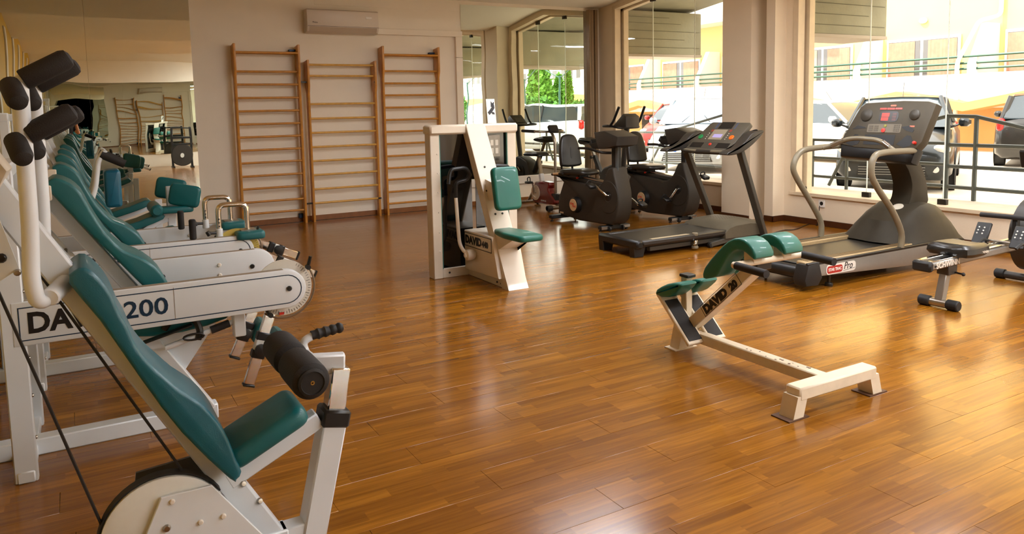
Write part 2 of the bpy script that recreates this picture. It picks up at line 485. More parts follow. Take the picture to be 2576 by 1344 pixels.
# piers standing in front of the window wall
mb = MB(); mb.b2((7.575, 6.985, 0), (XW+0.05, 7.48, 3.3)); struct('wall_pier', mb, M_wallw, 'square plastered pier between the two windows')
mb = MB(); mb.b2((7.645, 6.665, 0), (XW+0.05, 6.80, 3.3)); struct('wall_pier_2', mb, M_wallw, 'narrow plastered pier beside the wide window')
# baseboards
def bb(k, lo, hi, m=M_base): struct('baseboard_'+k, MB().b2(lo, hi, 0.003), m, 'brown wooden baseboard')
bb('back', (XL, YB-0.014, 0), (XW, YB, 0.072), M_basel)
bb('window_bay', (XW-0.014, 7.48, 0), (XW, YB, 0.072))
bb('window_wide', (XW-0.014, YF, 0), (XW, 6.665, 0.075))
bb('pier', (7.561, 6.985, 0), (7.575, 7.48, 0.05))
bb('pier_2', (7.631, 6.651, 0), (7.645, 6.80, 0.075))
bb('pier_3', (7.631, 6.651, 0), (XW, 6.665, 0.075))
bb('left', (XL, YF, 0), (XL+0.014, YB, 0.072))
# windows: stone surround, frameless glass panes with clamps
def window(k, a, b, zs, joints, lab):
    rd = [q for q in ridge if a < q < b][0]
    def hz(y): return (zceil(y)-0.06)
    fr = MB(); w = 0.075
    path = [(b, zs), (b, hz(b)), (rd, hz(rd)), (a, hz(a)), (a, zs)]
    # jambs
    for y, s in ((a, 1), (b, -1)):
        fr.b2((XW-0.012, y, zs), (XW+0.11, y+s*w, hz(y)), 0.004); fr.b2((XW+0.14, y, zs), (XW+0.24, y+s*w*1.6, hz(y)), 0.004)
    for (p, q) in ((a, rd), (rd, b)):
        for (xa, xb, t) in ((XW-0.012, XW+0.11, 0.05), (XW+0.14, XW+0.24, 0.08)):
            h0, h1 = hz(p), hz(q)
            fr.add([(xa, p, h0-t), (xb, p, h0-t), (xb, q, h1-t), (xa, q, h1-t), (xa, p, h0+0.005), (xb, p, h0+0.005), (xb, q, h1+0.005), (xa, q, h1+0.005)],
                   [(0, 1, 2, 3), (4, 5, 6, 7), (0, 1, 5, 4), (1, 2, 6, 5), (2, 3, 7, 6), (3, 0, 4, 7)])
    wo = struct('window_%d' % k, fr, M_stone, lab)
    part('window_sill', MB().b2((XW-0.03, a-0.02, zs-0.03), (XW+0.30, b+0.02, zs+0.012), 0.004), M_stone, wo)
    es = [b-w] + joints + [a+w]
    for p, q in zip(es, es[1:]):
        top = [(p-0.003, hz(p)-0.03)]
        if q < rd < p: top.append((rd, hz(rd)-0.03))
        top.append((q+0.003, hz(q)-0.03))
        poly = [(p-0.003, zs+0.01)] + top + [(q+0.003, zs+0.01)]
        g = MB(); g.add([(XW+0.13, y, z) for y, z in poly] , [tuple(range(len(poly)))])
        part('window_pane', g, M_glass, wo)
    M_edge = mat('glass_edge', (235, 240, 225), 0.3)
    for y in joints:
        part('pane_joint', MB().b2((XW+0.124, y-0.004, zs+0.012), (XW+0.136, y+0.004, hz(y)-0.03)), M_edge, wo)
        for z in (zs+0.04, hz(y)-0.09):
            part('clamp', MB().b2((XW+0.105, y-0.05, z-0.03), (XW+0.15, y+0.05, z+0.03), 0.004), M_dark, wo)
    for y, s in ((a, 1), (b, -1)):
        part('clamp', MB().b2((XW+0.105, y+s*0.07, zs+0.012), (XW+0.15, y+s*0.12, zs+0.07), 0.004), M_dark, wo)
    return wo
window(1, 7.55, 10.22, 0.40, [PX(1643, 100, 7.98).y, PX(1748, 100, 7.98).y], 'tall window of frameless panes beside the corner mirror')
window(2, 3.25, 6.55, 0.38, [PX(2180, 480, 7.98).y, PX(2372, 500, 7.98).y], 'wide window of frameless panes behind the treadmill')
window(3, -0.35, 2.55, 0.38, [0.6, 1.6], 'window of frameless panes past the rowing machine')
window(4, -4.25, -1.15, 0.38, [-3.2, -2.2], 'window of frameless panes near the front wall')
# ---- back wall fittings
def mirror_thing(name, label, edges, y, thick, z0, z1):
    t = thing(name, label, 'mirror', ((edges[0]+edges[-1])/2, y, z0))
    for a, b in zip(edges, edges[1:]):
        part('mirror_panel', MB().b2((a+0.001, y, z0), (b-0.001, y+thick, z1)), M_mirror, t)
    return t
mirror_thing('wall_mirror', 'tall frameless mirror on the back wall, left of the wooden wall bars', [-0.9, 0.2, 1.383], YB-0.008, 0.006, 0.40, 3.11)
mirror_thing('wall_mirror', 'tall mirror in the corner reflecting the window', [5.235, 7.585], YB-0.008, 0.006, 0.42, 3.11)
mirror_thing('wall_mirror', 'long mirror on the front wall facing the wall bars', [-0.8, 1.4, 3.6, 5.8], YF+0.002, 0.006, 0.35, 2.6)
part('mirror_ledge', MB().b2((5.235, YB-0.045, 0.295), (7.60, YB-0.001, 0.42), 0.004), M_white, bpy.data.objects['wall_mirror.001'], 'white ledge')
struct('trim_10', MB().b2((7.585, YB-0.10, 0.0), (7.615, YB, 3.13), 0.003).b2((7.625, YB-0.09, 0.0), (7.68, YB, 3.13), 0.003).b2((7.69, YB-0.11, 0.0), (7.745, YB, 3.13), 0.003), M_alu, 'brown ribbed corner profile beside the mirror')
struct('trim_11', MB().b2((5.125, YB-0.05, 0.0), (5.235, YB, 2.30), 0.003).b2((5.125, YB-0.05, 2.306), (5.235, YB, 2.615), 0.003), M_wall, 'white vertical casing beside the corner mirror')
struct('trim_12', MB().b2((3.84, YB-0.055, 2.615), (5.235, YB, 2.70), 0.003), M_wall, 'white cable trunking from the air conditioner')
struct('trim_13', MB().b2((3.0, YB-0.006, 3.0), (5.21, YB, 3.12), 0.002), M_wall, 'plaster band under the ceiling')
# air conditioner
ac = thing('air_conditioner', 'white split air conditioner high on the back wall', 'air conditioner', (3.34, YB, 2.62))
M_ac = mat('ac_plastic', (214, 200, 182), 0.4, noise=0.02)
ax0, ax1 = 2.835, 3.85
pr = [(0.0, 2.60), (0.0, 2.915), (-0.17, 2.915), (-0.195, 2.90), (-0.205, 2.68), (-0.17, 2.615), (-0.10, 2.60)]
part('body', MB().prism([(y, z) for y, z in pr], (ax0, YB, 0), Y_, Z_, 0, ax1-ax0, 0.006, 2), M_ac, ac)
part('louvre', MB().prism([(-0.207, 2.676), (-0.172, 2.612), (-0.16, 2.616), (-0.195, 2.68)], (ax0+0.03, YB, 0), Y_, Z_, 0, ax1-ax0-0.06), mat('ac_louvre', (190, 172, 150), 0.4), ac)
part('seam', MB().b2((ax0+0.005, YB-0.2065, 2.684), (ax1-0.005, YB-0.2035, 2.688)), M_dark, ac)
part('display', MB().b2((ax1-0.19, YB-0.209, 2.80), (ax1-0.10, YB-0.203, 2.835), 0.003), mat('ac_display', (235, 228, 215), 0.2), ac)
part('logo', text_mesh('Midea', 0.03, (ax0+0.07, YB-0.2085, 2.725), X_, Z_, 0.0005), M_dark, ac)

# ---- added ceiling fill lamps, out of view, to brighten the room
M_fill = mat('fill_lamp_glow', (255, 250, 240), 0.5, emit=(246, 249, 255), estr=36.0)
FILL_LABELS = ['added fill lamp by the front wall, over the middle of the room', 'added fill lamp second from the front wall, middle row', 'added fill lamp above the bench, one bay towards the front wall', 'added fill lamp above the back extension bench', 'added fill lamp by the front wall, window row', 'added fill lamp second from the front wall, window row', 'added fill lamp past the rowing machine, window row', 'added fill lamp above the rowing machine', 'added fill lamp nearest the DAVID 440 machine']
for k, (x, y) in enumerate(((4.0, -3.0), (4.0, -0.9), (4.0, 1.4), (4.0, 3.7), (6.4, -3.0), (6.4, -0.9), (6.4, 1.4), (6.4, 3.7), (4.2, 5.9))):
    z = zceil(y)-0.05
    t = thing('fill_lamp', FILL_LABELS[k], 'lamp', (x, y, z), 'added fill lamps')
    part('frame', MB().b2((x-0.62, y-0.17, z), (x+0.62, y+0.17, z+0.05), 0.006), M_white, t)
    part('diffuser', MB().b2((x-0.58, y-0.13, z-0.008), (x+0.58, y+0.13, z-0.001)), M_fill, t)
# ================================================================== gym materials
M_enamel = mat('white_enamel', (222, 229, 234), 0.32, noise=0.05, nscale=6, coat=0.2)
M_cream = mat('cream_enamel', (226, 214, 194), 0.35, noise=0.07, nscale=6, coat=0.2)
M_teal = mat('teal_vinyl', (3, 98, 103), 0.42, noise=0.12, nscale=9, bump=0.18, bscale=420, coat=0.15)
M_green = mat('green_vinyl', (5, 103, 88), 0.42, noise=0.12, nscale=9, bump=0.18, bscale=420, coat=0.15)
M_black = mat('black_plastic', (22, 21, 20), 0.42, noise=0.1)
M_foam = mat('black_foam', (33, 31, 31), 0.75, noise=0.15, nscale=60, bump=0.3, bscale=300)
M_rubber = mat('black_rubber', (27, 26, 25), 0.6, noise=0.15)
M_chrome = mat('chrome', (222, 218, 210), 0.10, 1.0)
M_steel = mat('brushed_steel', (176, 170, 160), 0.28, 1.0, noise=0.1)
M_grey = mat('grey_plastic', (70, 66, 58), 0.42, noise=0.12, nscale=30, bump=0.12, bscale=500)
M_dgrey = mat('dark_grey_plastic', (52, 48, 43), 0.4, noise=0.12, nscale=30, bump=0.15, bscale=500)
M_taupe = mat('taupe_paint', (128, 118, 96), 0.35, noise=0.08)
M_silver = mat('silver_paint', (150, 146, 138), 0.35, 0.5, noise=0.06)
M_belt = mat('running_belt', (38, 34, 27), 0.45, noise=0.25, nscale=10)
M_bar = mat('wallbar_wood', (206, 138, 36), 0.38, noise=0.3, nscale=16, coat=0.2)
M_barl = mat('wallbar_wood_pale', (222, 168, 66), 0.38, noise=0.25, nscale=16, coat=0.2)
M_letter = mat('black_lettering', (14, 14, 16), 0.4)
M_letterb = mat('blue_lettering', (10, 44, 70), 0.4)
M_red = mat('red_plastic', (205, 45, 25), 0.35)
M_orange = mat('orange_button', (235, 110, 30), 0.35)
M_gbtn = mat('green_button', (30, 130, 70), 0.35)
M_bolt = mat('bolt_head', (60, 58, 55), 0.3, 0.9)
M_wbolt = mat('white_cap', (225, 218, 205), 0.4)
M_smoke = mat('smoked_glass', (9, 8, 9), 0.04, spec=0.9)
def bolt(parent, p, axis, r=0.008, m=None):
    part('bolt', MB().lathe(p, axis, [(r, 0), (r, r*0.35), (r*0.7, r*0.8), (0, r*0.85)], 10), m or M_bolt, parent)
# ================================================================== wall bars
def wall_bars(xl, xr, ztop, rungs, rear, label, m_post, m_rung, foot):
    t = thing('wall_bars', label, 'wall bars', ((xl+xr)/2, YB-0.08, 0), 'wooden wall bars')
    hz = ztop-0.40
    pr = [(-0.06, 0), (-0.155, 0), (-0.155, hz-0.05), (-0.185, hz+0.04), (-0.185, ztop), (-0.01, ztop-0.02), (-0.01, hz+0.06), (-0.06, hz-0.05)]
    if foot: pr = [(-0.015, 0), (-0.16, 0), (-0.155, hz-0.05), (-0.185, hz+0.04), (-0.185, ztop), (-0.01, ztop-0.02), (-0.01, hz+0.06), (-0.06, hz-0.05), (-0.06, 0.42), (-0.015, 0.32)]
    for x in (xl, xr):
        part('side_post', MB().prism(pr, (x-0.016, YB, 0), Y_, Z_, 0, 0.032, 0.005, 2), m_post, t)
    for z in rungs:
        part('rung', MB().cyl((xl+0.01, YB-0.125, z), (xr-0.01, YB-0.125, z), 0.0155, 10), m_rung, t)
    for (y, z) in rear:
        part('rung', MB().cyl((xl+0.01, YB-y, z), (xr-0.01, YB-y, z), 0.0155, 10), m_rung, t)
    return t
def zr(px, ys): return [PY(px, y, YB-0.125).z for y in ys]
def xs(px, py): return PY(px, py, YB-0.155).x
l1, r1 = (xs(589.5, 100)+xs(605.5, 470))/2, (xs(752, 115)+xs(764.3, 470))/2
l2, r2 = (xs(774.4, 170)+xs(787.7, 462))/2, (xs(944.2, 155)+xs(952.6, 461))/2
l3, r3 = (xs(964.3, 120)+xs(972.4, 471))/2, xs(1101.5, 127)
z1 = zr(600, (180, 213, 247, 280.5, 313.8, 346.6, 379.8, 412, 445.8, 478, 512, 541.6))
z2 = zr(785, (163, 191, 262, 298.7, 334.5, 370.3, 405.7, 441, 477, 512.3))
z3 = zr(970, (179, 210, 240, 271, 302, 332, 362.5, 393.6, 424, 453, 484, 513.6))
zt = PY(595, 131, YB-0.17).z
w1 = wall_bars(l1, r1, 2.43, z1, [(0.17, zt), (0.06, zt-0.0)], 'wooden wall bars with dark orange posts, beside the tall mirror', M_bar, M_bar, True)
w2 = wall_bars(l2, r2, 2.23, z2, [], 'shorter paler wooden wall bars with a rung missing below the top two', M_bar, M_barl, False)
w3 = wall_bars(l3, r3, 2.44, z3, [(0.17, zt), (0.06, zt)], 'wooden wall bars right of the shorter ones, under the cable trunking', M_bar, M_bar, True)
for z in (1.93, 0.26):
    part('strap', MB().b2((r1+0.01, YB-0.135, z-0.012), (l2+0.012, YB-0.128, z+0.012), 0.002), M_dark, w2)
    part('strap', MB().b2((r2-0.02, YB-0.165, z-0.012), (r2+0.02, YB-0.150, z+0.012), 0.002), M_dark, w2)
for w, x in ((w1, r1), (w3, r3)):
    part('bracket', MB().b2((x-0.10, YB-0.07, zt+0.03), (x-0.01, YB-0.005, zt+0.055), 0.002), mat('blue_steel', (30, 44, 66), 0.4, 0.5), w)
part('bracket', MB().b2((r1-0.07, YB-0.06, 0.06), (r1-0.015, YB-0.005, 0.12), 0.002), mat('blue_steel', (30, 44, 66)), w1)
# ================================================================== seated machine 440
def machine440():
    XC = 3.135
    t = thing('chest_machine', 'cream seated exercise machine lettered DAVID 440 with green pads and smoked glass panels', 'exercise machine', (XC, 5.8, 0))
    fr = MB()
    for s in (-1, 1):
        a, b = sorted((XC+s*0.435, XC+s*0.345)); fr.b2((a, 6.13, 0), (b, 6.25, 1.30), 0.006)
        a, b = sorted((XC+s*0.345, XC+s*0.08)); fr.b2((a, 6.14, 0.0), (b, 6.22, 0.085), 0.004)
    part('frame', fr, M_cream, t)
    part('top_beam', MB().b2((XC-0.445, 6.10, 1.29), (XC+0.445, 6.27, 1.375), 0.016), M_cream, t)
    for s in (-1, 1):
        a, b = sorted((XC+s*0.345, XC+s*0.02))
        part('glass_panel', MB().b2((a, 6.165, 0.085), (b, 6.175, 1.29)), M_smoke, t, 'dark smoked panel')
        part('edge_strip', MB().b2((min(XC+s*0.345, XC+s*0.338), 6.135, 0.085), (max(XC+s*0.345, XC+s*0.338), 6.16, 1.29)), mat('teal_edge', (70, 120, 110), 0.3), t)
    for z in (0.25, 0.42, 0.60, 0.78, 0.95, 1.12):
        bolt(t, (XC-0.372, 6.13, z), (0, -1, 0), 0.006, M_wbolt)
    # leaning front column (channel)
    col = MB()
    col.prism([(6.10, 1.375), (5.385, 0), (5.41, 0), (6.125, 1.375)], (XC-0.095, 0, 0), Y_, Z_, 0, 0.19, 0.004, 1)
    for s in (-1, 1):
        col.prism([(6.10, 1.37), (5.385, 0), (5.50, 0), (6.20, 1.37)], (XC+s*0.09-0.006, 0, 0), Y_, Z_, 0, 0.012)
    part('column', col, M_cream, t)
    part('base_rail', MB().b2((XC-0.085, 5.46, 0.0), (XC+0.085, 6.15, 0.07), 0.004), M_cream, t)
    hs = part('weight_housing', MB().prism([(6.12, 0.065), (6.12, 0.425), (5.60, 0.425), (5.49, 0.085)], (XC-0.135, 0, 0), Y_, Z_, 0, 0.27, 0.012, 2), M_cream, t)
    x = XC-0.137
    part('lettering', text_mesh('DAVID', 0.095, (x, 6.09, 0.318), -Y_, Z_, 0.001, 1.08, 0.005), M_letter, hs)
    part('lettering', text_mesh('440', 0.07, (x, 5.77, 0.32), -Y_, Z_, 0.001, 1.05, 0.004), M_letter, hs)
    bd = MB()
    y0, y1, za, zb = 6.105, 5.60, 0.29, 0.408
    for a, b in (((y0, za), (y1, za)), ((y0, zb), (y1, zb)), ((y0, za), (y0, zb)), ((y1, za), (y1, zb))):
        bd.b2((x-0.001, min(a[0], b[0])-0.003, min(a[1], b[1])-0.003), (x+0.001, max(a[0], b[0])+0.003, max(a[1], b[1])+0.003))
    part('border', bd, M_letter, hs)
    for s in (-1, 1):
        kx = XC+s*0.14
        part('pivot_knob', MB().lathe((kx, 5.90, 0.235), (s, 0, 0), [(0.03, 0), (0.045, 0.02), (0.052, 0.06), (0.046, 0.085), (0.02, 0.095), (0.018, 0.102), (0, 0.102)], 20), M_cream, t)
        lx = XC+s*0.235
        pts = [(kx+s*0.05, 5.90, 0.24), (lx, 5.93, 0.265), (lx, 6.01, 0.32), (lx, 6.03, 0.45), (lx, 6.06, 0.74)]
        part('lever_arm', MB().tube(fillet(pts, 0.08), 0.0165, 12), M_cream, t)
        yh = 6.05
        pts = [(lx, 6.06, 0.73), (lx-s*0.00, yh, 0.865), (lx-s*0.105, yh-0.01, 0.885), (lx-s*0.13, yh-0.02, 0.935), (lx-s*0.09, yh-0.02, 0.995), (lx+s*0.045, yh-0.02, 0.985), (lx+s*0.065, yh-0.02, 0.955), (lx+s*0.085, yh-0.03, 0.86)]
        part('handle', MB().tube(fillet(pts, 0.035), 0.0175, 12), M_black, t, 'black bent rubber handle')
    # back pad on its bracket
    M = Matrix.Rotation(math.radians(-12), 3, 'X')
    bu, bv = X_, (M @ Z_)
    part('back_bracket', MB().prism([(5.83, 0.90), (5.60, 0.86), (5.60, 0.74), (5.80, 0.72)], (XC-0.06, 0, 0), Y_, Z_, 0, 0.12), M_cream, t)
    part('backrest', MB().prism(rcorner([(-0.125, -0.185), (0.125, -0.185), (0.125, 0.185), (-0.125, 0.185)], 0.05, 5), (XC, 5.565, 0.835), bu, bv, -0.035, 0.035, 0.026, 4), M_green, t)
    # seat
    part('seat_bracket', MB().prism([(5.69, 0.45), (5.28, 0.45), (5.60, 0.30), (5.57, 0.28)], (XC-0.09, 0, 0), Y_, Z_, 0, 0.18), M_cream, t)
    part('seat', MB().prism(rcorner([(XC-0.075, 5.70), (XC+0.075, 5.70), (XC+0.125, 5.42), (XC+0.115, 5.14), (XC-0.115, 5.14), (XC-0.125, 5.42)], 0.06, 5), (0, 0, 0.435), X_, Y_, 0, 0.052, 0.02, 3), M_green, t)
    pq = part('instruction_plate', MB().b2((XC+0.145, 6.13, 1.07), (XC+0.265, 6.136, 1.27), 0.003), mat('plate_grey', (150, 143, 128), 0.35, noise=0.2, nscale=30), t, 'small grey instruction plate')
    dg = MB()
    for i in range(2):
        for j in range(2):
            dg.b2((XC+0.165+i*0.05, 6.128, 1.10+j*0.075), (XC+0.195+i*0.05, 6.1295, 1.15+j*0.075))
    pieces('pictogram', dg, mat('plate_print', (200, 194, 180), 0.4), pq)
    for (yy, zz) in ((5.80, 0.80), (5.705, 0.615), (5.695, 0.61)):
        pass
    nrm = V((0, -1.375, -0.715)).normalized(); nrm = V((0, -nrm.y and -0.887, 0.461))
    for (dx, z) in ((-0.06, 0.80), (-0.035, 0.605), (0.035, 0.605), (-0.02, 1.0)):
        yy = 5.385+0.52*z
        bolt(t, (XC+dx, yy, z), (0, -0.887, 0.461), 0.010)
    for y in (5.53, 5.60): bolt(t, (XC-0.086, y, 0.035), (-1, 0, 0), 0.009)
    bolt(t, (XC-0.28, 6.14, 0.045), (0, -1, 0), 0.010)
    return t
machine440()
card = MB().prism([(-0.045, 0), (0.045, 0), (0.045, 0.225), (-0.045, 0.225)], (3.36, 6.20, 1.377), X_, V((0, 0.14, 0.99)), -0.003, 0.003)
pc = thing('photo_card', 'small picture card showing a black silhouette, standing on the cream machine', 'card', (3.36, 6.20, 1.377))
part('card', card, mat('card_white', (240, 234, 222), 0.4), pc)
fg = MB()
o_, u_, v_ = V((3.36, 6.20, 1.377)), X_, V((0, 0.14, 0.99))
for poly in ([(-0.038, 0.10), (-0.02, 0.075), (0.02, 0.115), (0.038, 0.14), (0.036, 0.17), (0.01, 0.15), (-0.012, 0.125)], [(0.0, 0.15), (0.03, 0.15), (0.038, 0.20), (0.018, 0.185), (0.004, 0.205)], [(-0.005, 0.11), (0.03, 0.10), (0.036, 0.08), (0.01, 0.082)]):
    fg.prism(poly, o_, u_, v_, 0.003, 0.0045)
pieces('silhouette', fg, mat('ink', (24, 22, 30), 0.5), pc)
# ================================================================== folding treadmill (grey)
def treadmill_grey():
    t = thing('treadmill', 'dark grey folding treadmill with a small lilac display in front of the pier', 'treadmill', (5.6, 6.12, 0))
    Y0, Y1 = 5.80, 6.45
    # deck
    part('deck', MB().b2((4.77, Y0+0.02, 0.105), (6.05, Y1-0.02, 0.155), 0.01), M_dgrey, t)
    part('running_belt', MB().b2((4.80, Y0+0.09, 0.155), (6.02, Y1-0.09, 0.168), 0.004), M_belt, t)
    for y in (Y0, Y1-0.085):
        part('side_rail', MB().b2((4.82, y, 0.12), (6.02, y+0.085, 0.172), 0.012), M_dgrey, t)
    part('grip_strip', MB().b2((4.95, Y0+0.025, 0.172), (5.45, Y0+0.07, 0.1745)), mat('beige_strip', (176, 160, 130), 0.5), t)
    part('rear_roller', MB().b2((4.735, Y0-0.005, 0.09), (4.82, Y1+0.005, 0.178), 0.02), M_black, t)
    for y in (Y0+0.04, Y1-0.10):
        part('foot', MB().prism([(4.745, 0.0), (4.86, 0.0), (4.89, 0.11), (4.735, 0.11)], (0, y+0.05, 0), X_, Z_, -0.04, 0.04, 0.006, 1), M_black, t)
    pieces('under_frame', MB().b2((4.95, Y0+0.06, 0.045), (6.35, Y0+0.11, 0.095), 0.006).b2((4.95, Y1-0.11, 0.045), (6.35, Y1-0.06, 0.095), 0.006), M_grey, t)
    # spring under the deck
    sp = MB()
    sp.tube([V((5.52+0.024*math.cos(a), Y0+0.02+0.024*math.sin(a), 0.045+0.012*a/6.283)) for a in [k*0.6 for k in range(52)]], 0.005, 6)
    part('spring', sp, M_chrome, t)
    pieces('spring_cap', MB().cyl((5.52, Y0+0.02, 0.155), (5.52, Y0+0.02, 0.185), 0.03, 16, 0.004).cyl((5.52, Y0+0.02, 0.02), (5.52, Y0+0.02, 0.045), 0.035, 16, 0.004), M_taupe, t)
    pieces('wheel', MB().cyl((5.75, Y0+0.01, 0.03), (5.75, Y0+0.05, 0.03), 0.03, 16, 0.004).cyl((5.75, Y1-0.05, 0.03), (5.75, Y1-0.01, 0.03), 0.03, 16, 0.004), M_rubber, t)
    part('wheel_arm', MB().bar((5.74, Y0+0.03, 0.035), (6.32, Y0+0.03, 0.10), 0.05, 0.05, bev=0.004), M_grey, t)
    # motor hood
    hood = []
    for (x, z) in ((5.93, 0.165), (5.99, 0.225), (6.08, 0.252), (6.30, 0.262), (6.46, 0.235), (6.52, 0.18), (6.53, 0.09)):
        ring = []
        for k in range(13):
            s = -1+2*k/12; ring.append(V((x, (Y0+Y1)/2+s*0.335, 0.09+(z-0.09)*(1-0.28*abs(s)**4))))
        ring += [V((x, Y1+0.01, 0.08)), V((x, Y0-0.01, 0.08))]
        hood.append(ring)
    part('motor_hood', MB().loft(hood), M_taupe_h, t, angle=50)
    dots = MB()
    for i in range(7):
        for j in range(6):
            dots.lathe((6.10+i*0.035, 6.0+j*0.045, 0.2545+0.006*min(i, 5)/5), (0, 0, 1), [(0.006, 0), (0.006, 0.001), (0, 0.001)], 6)
    pieces('vent_dots', dots, M_black, t)
    for y, x0, z0, x1, z1 in ((5.765, 6.50, 0.02, 6.10, 1.02), (6.485, 6.41, 0.18, 6.02, 0.98)):
        part('upright', MB().bar((x0, y, z0), (x1, y, z1), 0.05, 0.085, up=(0, 1, 0), bev=0.006), M_grey, t)
    part('base_bar', MB().b2((6.40, 5.74, 0.0), (6.62, 5.79, 0.06), 0.006).b2((6.40, 6.46, 0.0), (6.62, 6.51, 0.06), 0.006).b2((6.47, 5.74, 0.02), (6.54, 6.51, 0.08), 0.006), M_grey, t)
    # console: slanted panel facing -X
    o = V((5.98, (5.74+6.46)/2, 1.03)); u = -Y_; v = V((0.32, 0, 0.31)).normalized()
    con = part('console', MB().prism(rcorner([(-0.37, -0.03), (0.30, -0.03), (0.335, 0.40), (-0.245, 0.405)], 0.03), o, u, v, -0.055, 0.0, 0.012, 2), M_dgrey_c, t)
    def pl(name, a, b, c, d, m, h=0.002, parent=con):
        part(name, MB().prism([(a, c), (b, c), (b, d), (a, d)], o, u, v, 0.0, h), m, parent)
    pl('display_frame', -0.115, 0.085, 0.135, 0.285, mat('console_beige', (150, 138, 118), 0.4))
    pl('screen', -0.07, 0.06, 0.165, 0.215, mat('lilac_screen', (160, 148, 190), 0.2, emit=(150, 140, 190), estr=0.25), 0.003)
    pl('speaker_grille', -0.075, 0.12, 0.30, 0.40, M_black)
    pl('tray', -0.31, -0.13, 0.01, 0.085, M_black); pl('tray', 0.08, 0.26, 0.01, 0.085, M_black)
    pl('key_plate', -0.12, 0.07, 0.0, 0.095, M_grey)
    for (a, b, m, r) in ((-0.245, 0.17, M_gbtn, 0.032), (0.215, 0.17, M_orange, 0.032), (-0.02, 0.06, M_red, 0.018)):
        part('button', MB().lathe(o+u*a+v*b, u.cross(v), [(r, 0), (r, 0.006), (r*0.8, 0.012), (0, 0.012)], 18), m, con)
    mk = MB()
    for i in range(4):
        mk.prism([(-0.16-i*0.0, 0.14+i*0.028), (-0.15, 0.14+i*0.028), (-0.15, 0.15+i*0.028), (-0.16, 0.15+i*0.028)], o, u, v, 0, 0.0015)
        mk.prism([(0.13, 0.14+i*0.028), (0.14, 0.14+i*0.028), (0.14, 0.15+i*0.028), (0.13, 0.15+i*0.028)], o, u, v, 0, 0.0015)
    pieces('key_mark', mk, mat('key_white', (220, 215, 205), 0.5), con)
    mk = MB()
    for i in range(6):
        for c in (-0.13, 0.15): mk.prism([(c, 0.30+i*0.016), (c+0.025, 0.30+i*0.016), (c+0.028, 0.308+i*0.016), (c+0.003, 0.308+i*0.016)], o, u, v, 0, 0.0015)
    pieces('key_mark', mk, mat('key_blue', (70, 90, 130), 0.5), con)
    mk = MB()
    for c in (-0.155, 0.115): mk.prism([(c, 0.255), (c+0.035, 0.255), (c+0.04, 0.285), (c+0.005, 0.285)], o, u, v, 0, 0.0015)
    pieces('key_mark', mk, mat('key_red', (150, 60, 50), 0.5), con)
    # grip bar under the console
    part('pulse_bar', MB().tube([o-u*0.36-v*0.045, o-u*0.12-v*0.05, o+u*0.30-v*0.05], 0.024, 12), M_dgrey, t)
    pieces('pulse_plate', MB().tube([o-u*0.33-v*0.04+V((-0.006, 0, 0)), o-u*0.14-v*0.045+V((-0.006, 0, 0))], 0.021, 10).tube([o+u*0.08-v*0.045+V((-0.006, 0, 0)), o+u*0.28-v*0.045+V((-0.006, 0, 0))], 0.021, 10), M_taupe, t)
    # curved arm rests
    for y, pts, s in ((5.70, [(5.79, 0.985), (5.93, 0.985), (6.08, 1.03), (6.22, 1.11), (6.33, 1.20), (6.30, 1.225), (6.16, 1.20), (6.06, 1.12), (5.95, 1.05), (5.83, 1.025)], -1), (6.52, [(5.71, 0.995), (5.87, 0.995), (6.02, 1.03), (6.14, 1.09), (6.25, 1.18), (6.24, 1.21), (6.10, 1.19), (5.98, 1.10), (5.87, 1.05), (5.74, 1.03)], 1)):
        part('arm_rest', MB().prism(smooth_poly(pts, 3), (0, y, 0), X_, Z_, -0.065, 0.055, 0.015, 3), M_dgrey, t)
        part('cup_holder', MB().lathe((6.24 if s < 0 else 6.17, y, 1.205 if s < 0 else 1.185), (-0.45, 0, 0.9), [(0.042, 0), (0.042, 0.012), (0.036, 0.012), (0.034, -0.01), (0, -0.01)], 18), M_black, t)
    return t
M_taupe_h = mat('hood_taupe', (96, 88, 72), 0.5, spec=0.25, noise=0.12, nscale=20, bump=0.1, bscale=500)
M_dgrey_c = mat('console_brown_grey', (84, 77, 64), 0.5, noise=0.12, nscale=25)
treadmill_grey()
